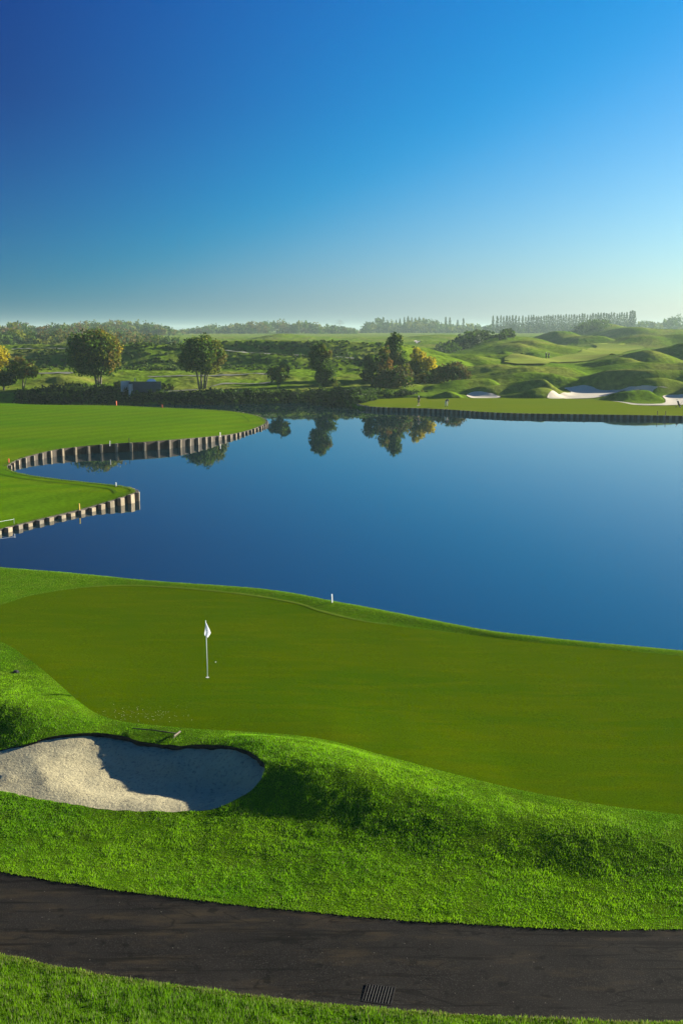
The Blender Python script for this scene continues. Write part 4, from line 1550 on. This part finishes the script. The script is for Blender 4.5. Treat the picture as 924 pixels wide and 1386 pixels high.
# flagstick
x, y, z = hn(281, 917)
fl = thing('golf_flag', 'white golf flag hanging limp on its pole on the near green', 'golf flag', (x, y, z))
H = 2.16
MB().tube([(0, 0, 0), (-.008, 0, 1.1), (-.02, 0, H)], [.014, .014, .012], 10).build('pole', M['white'], fl, sm=True)
MB().lathe([(.0, H + .0), (.016, H + .005), (.018, H + .02), (.012, H + .035), (0, H + .04)], (-.02, 0, 0), 10).build('finial', M['white'], fl, sm=True)
v, f = [], []
nu, nv = 22, 26
for j in range(nv + 1):
    t = j / nv
    zt = H - .02 - t * .56
    lo_x = np.interp(t, [0, .3, .75, .92, 1], [-.012, -.02, -.065, -.06, .02])
    hi_x = np.interp(t, [0, .12, .45, .68, .85, 1], [.012, .045, .14, .185, .13, .06])
    for i in range(nu + 1):
        u = i / nu
        xx = lo_x + (hi_x - lo_x) * u
        yy = .045 * math.sin(u * 9.5 + t * 1.2) * min(1, t * 2.5) * (.4 + u) - .02 * u
        v.append((xx - .02, yy, zt - .03 * u * t))
for j in range(nv):
    for i in range(nu):
        f.append([j * (nu + 1) + i, j * (nu + 1) + i + 1, (j + 1) * (nu + 1) + i + 1, (j + 1) * (nu + 1) + i])
fc = MB().add(v, f).build('flag_cloth', M['cloth_white'], fl, sm=True)

mk = MB().box((.035, -.07, H - .33), (.03, .004, .018)).box((.022, -.07, H - .31), (.012, .004, .02)).build('flag_emblem', M['blue_cloth'], fc)
MB().lathe([(.0, .004), (.052, .004), (.060, .012), (.066, .004)], (0, 0, 0), 24).build('hole_cup', M['stake_white'], fl)
# ball
x, y, z = hn(292, 897)
gb_ = MB()
gb_.lathe([(.0215 * math.sin(a), .0215 - .0215 * math.cos(a)) for a in np.linspace(0, math.pi, 12)], (0, 0, 0), 18)
b_ = gb_.build('golf_ball', M['white'], sm=True)
b_.location = (x, y, z + .004)
tag(b_, 'tiny white golf ball on the near green, right of the flag pole', 'golf ball')

# sprinkler
x, y, z = hn(22, 910)
spk = thing('sprinkler_head', 'small dark sprinkler head in the rough left of the near green', 'sprinkler', (x, y, z))
MB().lathe([(.0, .075), (.06, .075), (.085, .065), (.09, .03), (.095, -.05)], (0, 0, 0), 18).build('cap', M['rubber'], spk, sm=True)
MB().lathe([(.11, .012), (.13, .02), (.14, -.04)], (0, 0, 0), 18).build('collar', M['rust'], spk, sm=True)

# rake lying behind the bunker
xa, ya, za = hn(180, 988.5); xb, yb, zb = hn(240, 996.5)
rk = thing('bunker_rake', 'wooden rake lying in the grass at the back lip of the sand bunker', 'rake', (xa, ya, za))
A = Vector((0, 0, .07)); B = Vector((xb - xa, yb - ya, zb - za + .09))
MB().tube([A, A.lerp(B, .5) + Vector((0, 0, .02)), B], .017, 8).build('handle', M['board'], rk, sm=True)
dv = (B - A).normalized(); pvx = Vector((dv.y, -dv.x, 0)).normalized()
hd = MB()
rot = Matrix((pvx, dv, Vector((0, 0, 1)))).transposed()
hd.box(B, (.42, .035, .035), rot)
for k in range(11):
    q = B + pvx * (-.25 + .05 * k) - Vector((0, 0, .05))
    hd.tube([q + Vector((0, 0, .04)), q - Vector((0, 0, .03))], .006, 5)
hd.build('rake_head', M['post'], rk)


def grains(name, P, r0, r1, material):
    mb = MB()
    for x, y, z in P:
        r = random.uniform(r0, r1)
        h_ = random.uniform(.4, .8)
        a0 = random.uniform(0, 6)
        n = 6
        v = [(x + r * math.cos(a0 + k * 2 * math.pi / n) * random.uniform(.7, 1.1), y + r * math.sin(a0 + k * 2 * math.pi / n) * random.uniform(.7, 1.1), z) for k in range(n)] + [(x, y, z + r * h_)]
        mb.add(v, [[k, (k + 1) % n, n] for k in range(n)])
    return mb.build(name, material, kind='stuff')


P = []
for k in range(130):
    px = random.gauss(195, 30); py = random.gauss(966, 6.5) + (px - 195) * .02
    if 120 < px < 290 and py < 985:
        P.append(hn(px, py))
grains('sand_splash', P, .004, .014, M['chip'])
P = []
for k in range(110):
    px = random.uniform(0, 924); t = random.random()
    a = np.interp(px, [0, 200, 400, 600, 924], [1178, 1210, 1232, 1248, 1258]); b = np.interp(px, [0, 250, 560, 924], [1291, 1335, 1369, 1383])
    xx, yy, zz = hn(px, a + (b - a) * t)
    P.append((xx, yy, zz - .03))
grains('path_grit', P, .004, .014, M['grit'])

# drain grate
c4 = [at_z(a, b, .53) for a, b in ((497, 1331), (534.5, 1336), (528, 1358), (490.5, 1354.5))]
cx = sum(p[0] for p in c4) / 4; cy = sum(p[1] for p in c4) / 4
ang = math.atan2(c4[1][1] - c4[0][1], c4[1][0] - c4[0][0])
gw = math.dist(c4[0], c4[1]); gh = math.dist(c4[0], c4[3])
zg = float(h_near0(np.array([cx]), np.array([cy]))[0]) - .03
dg = thing('drain_grate', 'rectangular iron drain grate with nine bars let into the dark path', 'drain grate', (cx, cy, zg), ang)
MB().box((0, 0, .004), (gw, gh, .004)).build('pit_shade_plate', M['pit'], dg)  # flat dark plate painted as the shade below the bars, no real hole
fr = MB()
for sx in (-1, 1):
    fr.box((sx * gw / 2, 0, .010), (.03, gh + .03, .016))
    fr.box((0, sx * gh / 2, .010), (gw - .03, .03, .015))
fr.build('frame', M['rust'], dg)
for k in range(9):
    xk = -gw / 2 + gw * (k + 1) / 10
    MB().box((xk, 0, .014), (.016, gh - .03, .018)).build('bar', M['grate'], dg)
MB().box((0, 0, .012), (gw - .03, .018, .010)).build('cross_bar', M['rust'], dg)


# ------------------------------------------------------------------ far markers
def marker(px, py, Y, w, h, label):
    x, zt = at_Y(px, py, Y)
    z = float(h_far(np.array([x]), np.array([Y]))[0])
    r = thing('tee_marker', label, 'marker', (x, Y, z))
    MB().box((0, 0, (zt - z) * .5), (.12, .12, zt - z)).build('post', M['metal'], r)
    MB().box((0, -.1, zt - z + h / 2), (w, .1, h)).build('sign_board', M['white'], r)


marker(178.5, 467, 300, .55, .75, 'small white marker board on the dune crest right of the largest tree')
marker(245, 469, 300, .9, .25, 'low white board on the dune crest left of the many stemmed tree')
x, zt = at_Y(460, 432.5, 1500)
z = float(h_far0(np.array([x]), np.array([1500.0]), False)[0])
py_ = thing('power_pylon', 'faint lattice pylon standing beyond the wood on the horizon', 'pylon', (x, 1500, z))
Hh = zt - z
lat = MB()
for sx in (-1, 1):
    for sy in (-1, 1):
        lat.tube([(sx * 2.2, sy * 2.2, 0), (sx * .5, sy * .5, Hh)], .16, 4)
for k in range(8):
    t0, t1 = k / 8, (k + 1) / 8
    w0 = 2.2 - 1.7 * t0; w1 = 2.2 - 1.7 * t1
    for sx in (-1, 1):
        lat.tube([(-w0, sx * w0, Hh * t0), (w1, sx * w1, Hh * t1)], .09, 4)
        lat.tube([(w0, sx * w0, Hh * t0), (-w1, sx * w1, Hh * t1)], .09, 4)
lat.build('lattice_tower', M['metal'], py_)
for zz, ww in ((.72, 6), (.88, 4.5)):
    MB().box((0, 0, Hh * zz), (ww * 2, .5, .5)).build('cross_arm', M['metal'], py_)


# ------------------------------------------------------------------ people
def skinned(name, J, E, R, material, parent, root_joint, sub=2):
    me = bpy.data.meshes.new(name)
    keys = list(J)
    idx = {k: i for i, k in enumerate(keys)}
    me.from_pydata([J[k] for k in keys], [(idx[a], idx[b]) for a, b in E], [])
    o = bpy.data.objects.new(name, me)
    COL.objects.link(o)
    o.modifiers.new('skin', 'SKIN')
    sv = me.skin_vertices[0].data
    for k in keys:
        r = R[k]
        sv[idx[k]].radius = r if hasattr(r, '__len__') else (r, r)
        sv[idx[k]].use_root = (k == root_joint)
    sb = o.modifiers.new('sub', 'SUBSURF'); sb.levels = sub; sb.render_levels = sub
    bpy.context.view_layer.update()
    dg_ = bpy.context.evaluated_depsgraph_get()
    m2 = bpy.data.meshes.new_from_object(o.evaluated_get(dg_))
    bpy.data.objects.remove(o)
    m2.materials.clear(); m2.materials.append(material)
    m2.polygons.foreach_set('use_smooth', np.ones(len(m2.polygons), bool))
    o = bpy.data.objects.new(name, m2)
    return link(o, parent)


def head_mesh(parent, loc, yaw, pitch, hat, hairmat):
    pass


def person(label, loc, rz, pose, top, legs, cap, bare=False, group='golfers on the course'):
    root = thing('person', label, 'person', loc, rz, group)
    b = pose.get('bend', 0.0)              # torso lean towards -Y (the way the person faces)
    hip = Vector((0, 0, .93))
    def tor(d, lat=0, fwd=0):
        return tuple(hip + Vector((lat, -math.sin(b) * d - math.cos(b) * fwd, math.cos(b) * d - math.sin(b) * fwd)))
    J = {'pel': tuple(hip), 'waist': tor(.18), 'chest': tor(.36), 'neck': tor(.54), 'chin': tor(.60, 0, .015), 'skull': tor(.70, 0, .03), 'crown': tor(.79, 0, .02)}
    R = {'pel': (.15, .11), 'waist': (.135, .10), 'chest': (.165, .115), 'neck': .06, 'chin': .065, 'skull': (.082, .098), 'crown': (.06, .07)}
    E = [('pel', 'waist'), ('waist', 'chest'), ('chest', 'neck'), ('neck', 'chin'), ('chin', 'skull'), ('skull', 'crown')]
    armE, legE = [], []
    for sd_, s in (('l', 1), ('r', -1)):
        st = pose['leg' + sd_]
        J['hip' + sd_] = tuple(hip + Vector((.095 * s, 0, -.06)))
        J['knee' + sd_] = (.10 * s + st[4] * .5, -st[0] + 0.0, .49)
        J['ank' + sd_] = (.11 * s + st[4], -st[1], .085 + st[2])
        J['toe' + sd_] = (.125 * s + st[4], -st[1] - .17, .035 + st[3])
        R.update({'hip' + sd_: .10, 'knee' + sd_: .062, 'ank' + sd_: .043, 'toe' + sd_: (.045, .03)})
        q = [('pel', 'hip' + sd_), ('hip' + sd_, 'knee' + sd_), ('knee' + sd_, 'ank' + sd_), ('ank' + sd_, 'toe' + sd_)]
        E += q; legE += q
        J['sh' + sd_] = tor(.48, .19 * s)
        e, w = pose['arm' + sd_]
        shv = Vector(J['sh' + sd_])
        J['elb' + sd_] = tuple(shv + Vector((e[0] * s, -e[1], e[2])))
        J['wri' + sd_] = tuple(shv + Vector((w[0] * s, -w[1], w[2])))
        dv_ = (Vector(J['wri' + sd_]) - Vector(J['elb' + sd_])).normalized()
        J['hand' + sd_] = tuple(Vector(J['wri' + sd_]) + dv_ * .075)
        R.update({'sh' + sd_: .068, 'elb' + sd_: .044, 'wri' + sd_: .030, 'hand' + sd_: (.042, .022)})
        q = [('chest', 'sh' + sd_), ('sh' + sd_, 'elb' + sd_), ('elb' + sd_, 'wri' + sd_), ('wri' + sd_, 'hand' + sd_)]
        E += q; armE += q
        hv = Vector(J['hand' + sd_]); side = dv_.cross(Vector((0, 1, 0)))
        side = side.normalized() if side.length > .1 else Vector((1, 0, 0))
        for k in range(4):                 # fingers and thumb
            kk = 'f%d%s' % (k, sd_)
            J[kk] = tuple(hv + dv_ * (.085 - .008 * abs(k - 1.3)) + side * (-.030 + .020 * k))
            R[kk] = .009
            E.append(('hand' + sd_, kk))
        J['th' + sd_] = tuple(Vector(J['wri' + sd_]) + dv_ * .06 + side * -.055)
        R['th' + sd_] = .010
        E.append(('wri' + sd_, 'th' + sd_))
    # nose and ears grow out of the head
    J['nose'] = tor(.665, 0, .125); R['nose'] = .014; E.append(('skull', 'nose'))
    skinned('body', J, E, R, M['skin'], root, 'pel')
    # shirt
    ks = ['pel', 'waist', 'chest', 'neck', 'shl', 'elbl', 'shr', 'elbr']
    Js = {k: J[k] for k in ks}; Js['neck'] = tor(.515)
    Rs = {'pel': (.168, .128), 'waist': (.155, .12), 'chest': (.185, .135), 'neck': .075, 'shl': .085, 'elbl': .062, 'shr': .085, 'elbr': .062}
    skinned('shirt', Js, [('pel', 'waist'), ('waist', 'chest'), ('chest', 'neck'), ('chest', 'shl'), ('shl', 'elbl'), ('chest', 'shr'), ('shr', 'elbr')], Rs, top, root, 'pel')
    ks = ['pel', 'hipl', 'kneel', 'hipr', 'kneer'] + ([] if bare else ['ankl', 'ankr'])
    Jt = {k: J[k] for k in ks}
    Rt = {k: {'pel': (.165, .125), 'hip': .118, 'kne': .082, 'ank': .068}[k[:3]] for k in ks}
    Et = [e for e in legE if e[0] in ks and e[1] in ks]
    skinned('trousers' if not bare else 'shorts', Jt, Et, Rt, legs, root, 'pel')
    for sd_ in 'lr':
        a = Vector(J['ank' + sd_]); t = Vector(J['toe' + sd_])
        MB().tube([a + Vector((0, .05, -.045)), a + Vector((0, -.03, -.035)), t.lerp(a, .4) + Vector((0, 0, -.0)), t + Vector((0, -.03, 0))], [.045, .055, .048, .028], 10).build('shoe', M['white'] if bare else M['black_cloth'], root, sm=True)
    hc = Vector(tor(.74, 0, .02))
    q = Vector((0, 0, 1)).rotation_difference(Vector((0, -math.sin(b), math.cos(b))))
    mb = MB()
    mb.lathe([(.108, -.02), (.112, .01), (.104, .05), (.075, .085), (.03, .102), (0, .104)], (0, 0, 0), 16)
    if cap is not M['hair']:
        mb.box((0, -.13, -.005), (.15, .11, .012))
    c = mb.build('cap' if cap is not M['hair'] else 'hair', cap, root, sm=True)
    c.location = hc; c.rotation_euler = q.to_euler()
    return root


def fgpos(px, py):
    zz = .8
    for _ in range(5):
        x, y = at_z(px, py, zz)
        zz = float(fg_z(np.array([x]), np.array([y]))[0])
    return x, y, zz + .005


walk = {'legl': (.16, .24, .0, .03, 0), 'legr': (-.02, -.22, .05, -.01, 0), 'arml': ((.04, -.14, -.24), (.05, -.06, -.50)), 'armr': ((.04, .14, -.24), (.02, .30, -.44))}
stand = {'legl': (.02, .0, 0, 0, .03), 'legr': (.02, .02, 0, 0, -.03), 'arml': ((.07, .0, -.29), (.06, .10, -.54)), 'armr': ((.07, .02, -.29), (.04, .14, -.53))}
putt = {'bend': 1.05, 'legl': (.03, 0, 0, 0, .08), 'legr': (.03, 0, 0, 0, -.08), 'arml': ((.09, .05, -.28), (-.06, .16, -.50)), 'armr': ((.09, .05, -.28), (-.06, .16, -.50))}
person('golfer in a black top and white cap walking on the far green', fgpos(566.3, 549.3), -1.2, walk, M['black_cloth'], M['grey_cloth'], M['white'], True)
person('golfer in a blue top and pale trousers bending over on the far green', fgpos(603.5, 550.3), .25, putt, M['blue_cloth'], M['pale_cloth'], M['hair'])
for px, rz, tp, lb in ((738.3, .4, M['black_cloth'], 'left figure of the pair of tiny dark golfers on the distant fairway'), (741.8, -.6, M['grey_cloth'], 'right figure of the pair of tiny dark golfers on the distant fairway')):
    xx, yy, zz = hf(px, 487)
    zz = float(h_far0(np.array([xx]), np.array([yy]), False)[0]) + .42
    person(lb, (xx, yy, zz), rz, stand, tp, M['black_cloth'], M['white'] if rz > 0 else M['hair'])

# golf trolley
tx, ty, tz = fgpos(917.5, 551.5)
tr = thing('golf_trolley', 'black golf trolley with an upright bag at the right edge of the far green', 'golf trolley', (tx, ty, tz), -.25)


def wheel(loc, r, w):
    o = MB().lathe([(r * .62, -w / 2), (r * .95, -w / 2), (r, -w / 4), (r, w / 4), (r * .95, w / 2), (r * .62, w / 2), (r * .62, -w / 2)], (0, 0, 0), 20).build('wheel', M['rubber'], tr, sm=True)
    o.location = loc; o.rotation_euler = (math.pi / 2, 0, 0)
    h_ = MB().lathe([(.001, -w / 3), (r * .2, -w / 3), (r * .2, w / 3), (.001, w / 3)], (0, 0, 0), 12)
    for k in range(6):
        a = k * math.pi / 3
        h_.tube([(0, 0, 0), (r * .64 * math.cos(a), r * .64 * math.sin(a), 0)], .012, 5)
    h_.build('rim', M['metal'], o)


wheel((.25, -.32, .16), .16, .06); wheel((.25, .32, .16), .16, .06); wheel((-.42, 0, .13), .13, .05)
MB().tube([(-.42, 0, .13), (.1, 0, .30), (.55, 0, .95), (.85, 0, 1.02)], .02, 8).tube([(.25, -.30, .16), (.12, 0, .3), (.25, .30, .16)], .018, 8).build('frame', M['rubber'], tr, sm=True)
MB().tube([(.85, -.2, 1.02), (.92, -.1, 1.03), (.92, .1, 1.03), (.85, .2, 1.02)], .022, 8).build('handle', M['rubber'], tr, sm=True)
bag = MB()
bag.lathe([(.0, 0), (.13, 0), (.14, .05), (.13, .3), (.145, .6), (.15, .84), (.16, .88), (.13, .88), (.12, .82), (0, .82)], (0, 0, 0), 18)
bag.box((-.12, 0, .35), (.12, .2, .35))
bo = bag.build('bag', M['black_cloth'], tr, sm=True)
bo.location = (.16, 0, .30); bo.rotation_euler = (0, -.42, 0)
cl = MB()
for k in range(8):
    a = k * .8; q = Vector((.07 * math.cos(a), .07 * math.sin(a), .6)); e = q + Vector((.03 * math.cos(a), .03 * math.sin(a), .5 + .05 * (k % 3)))
    cl.tube([q, e], .008, 6)
    cl.box(e, (.05, .09, .035))
cl.build('clubs', M['metal'], bo)
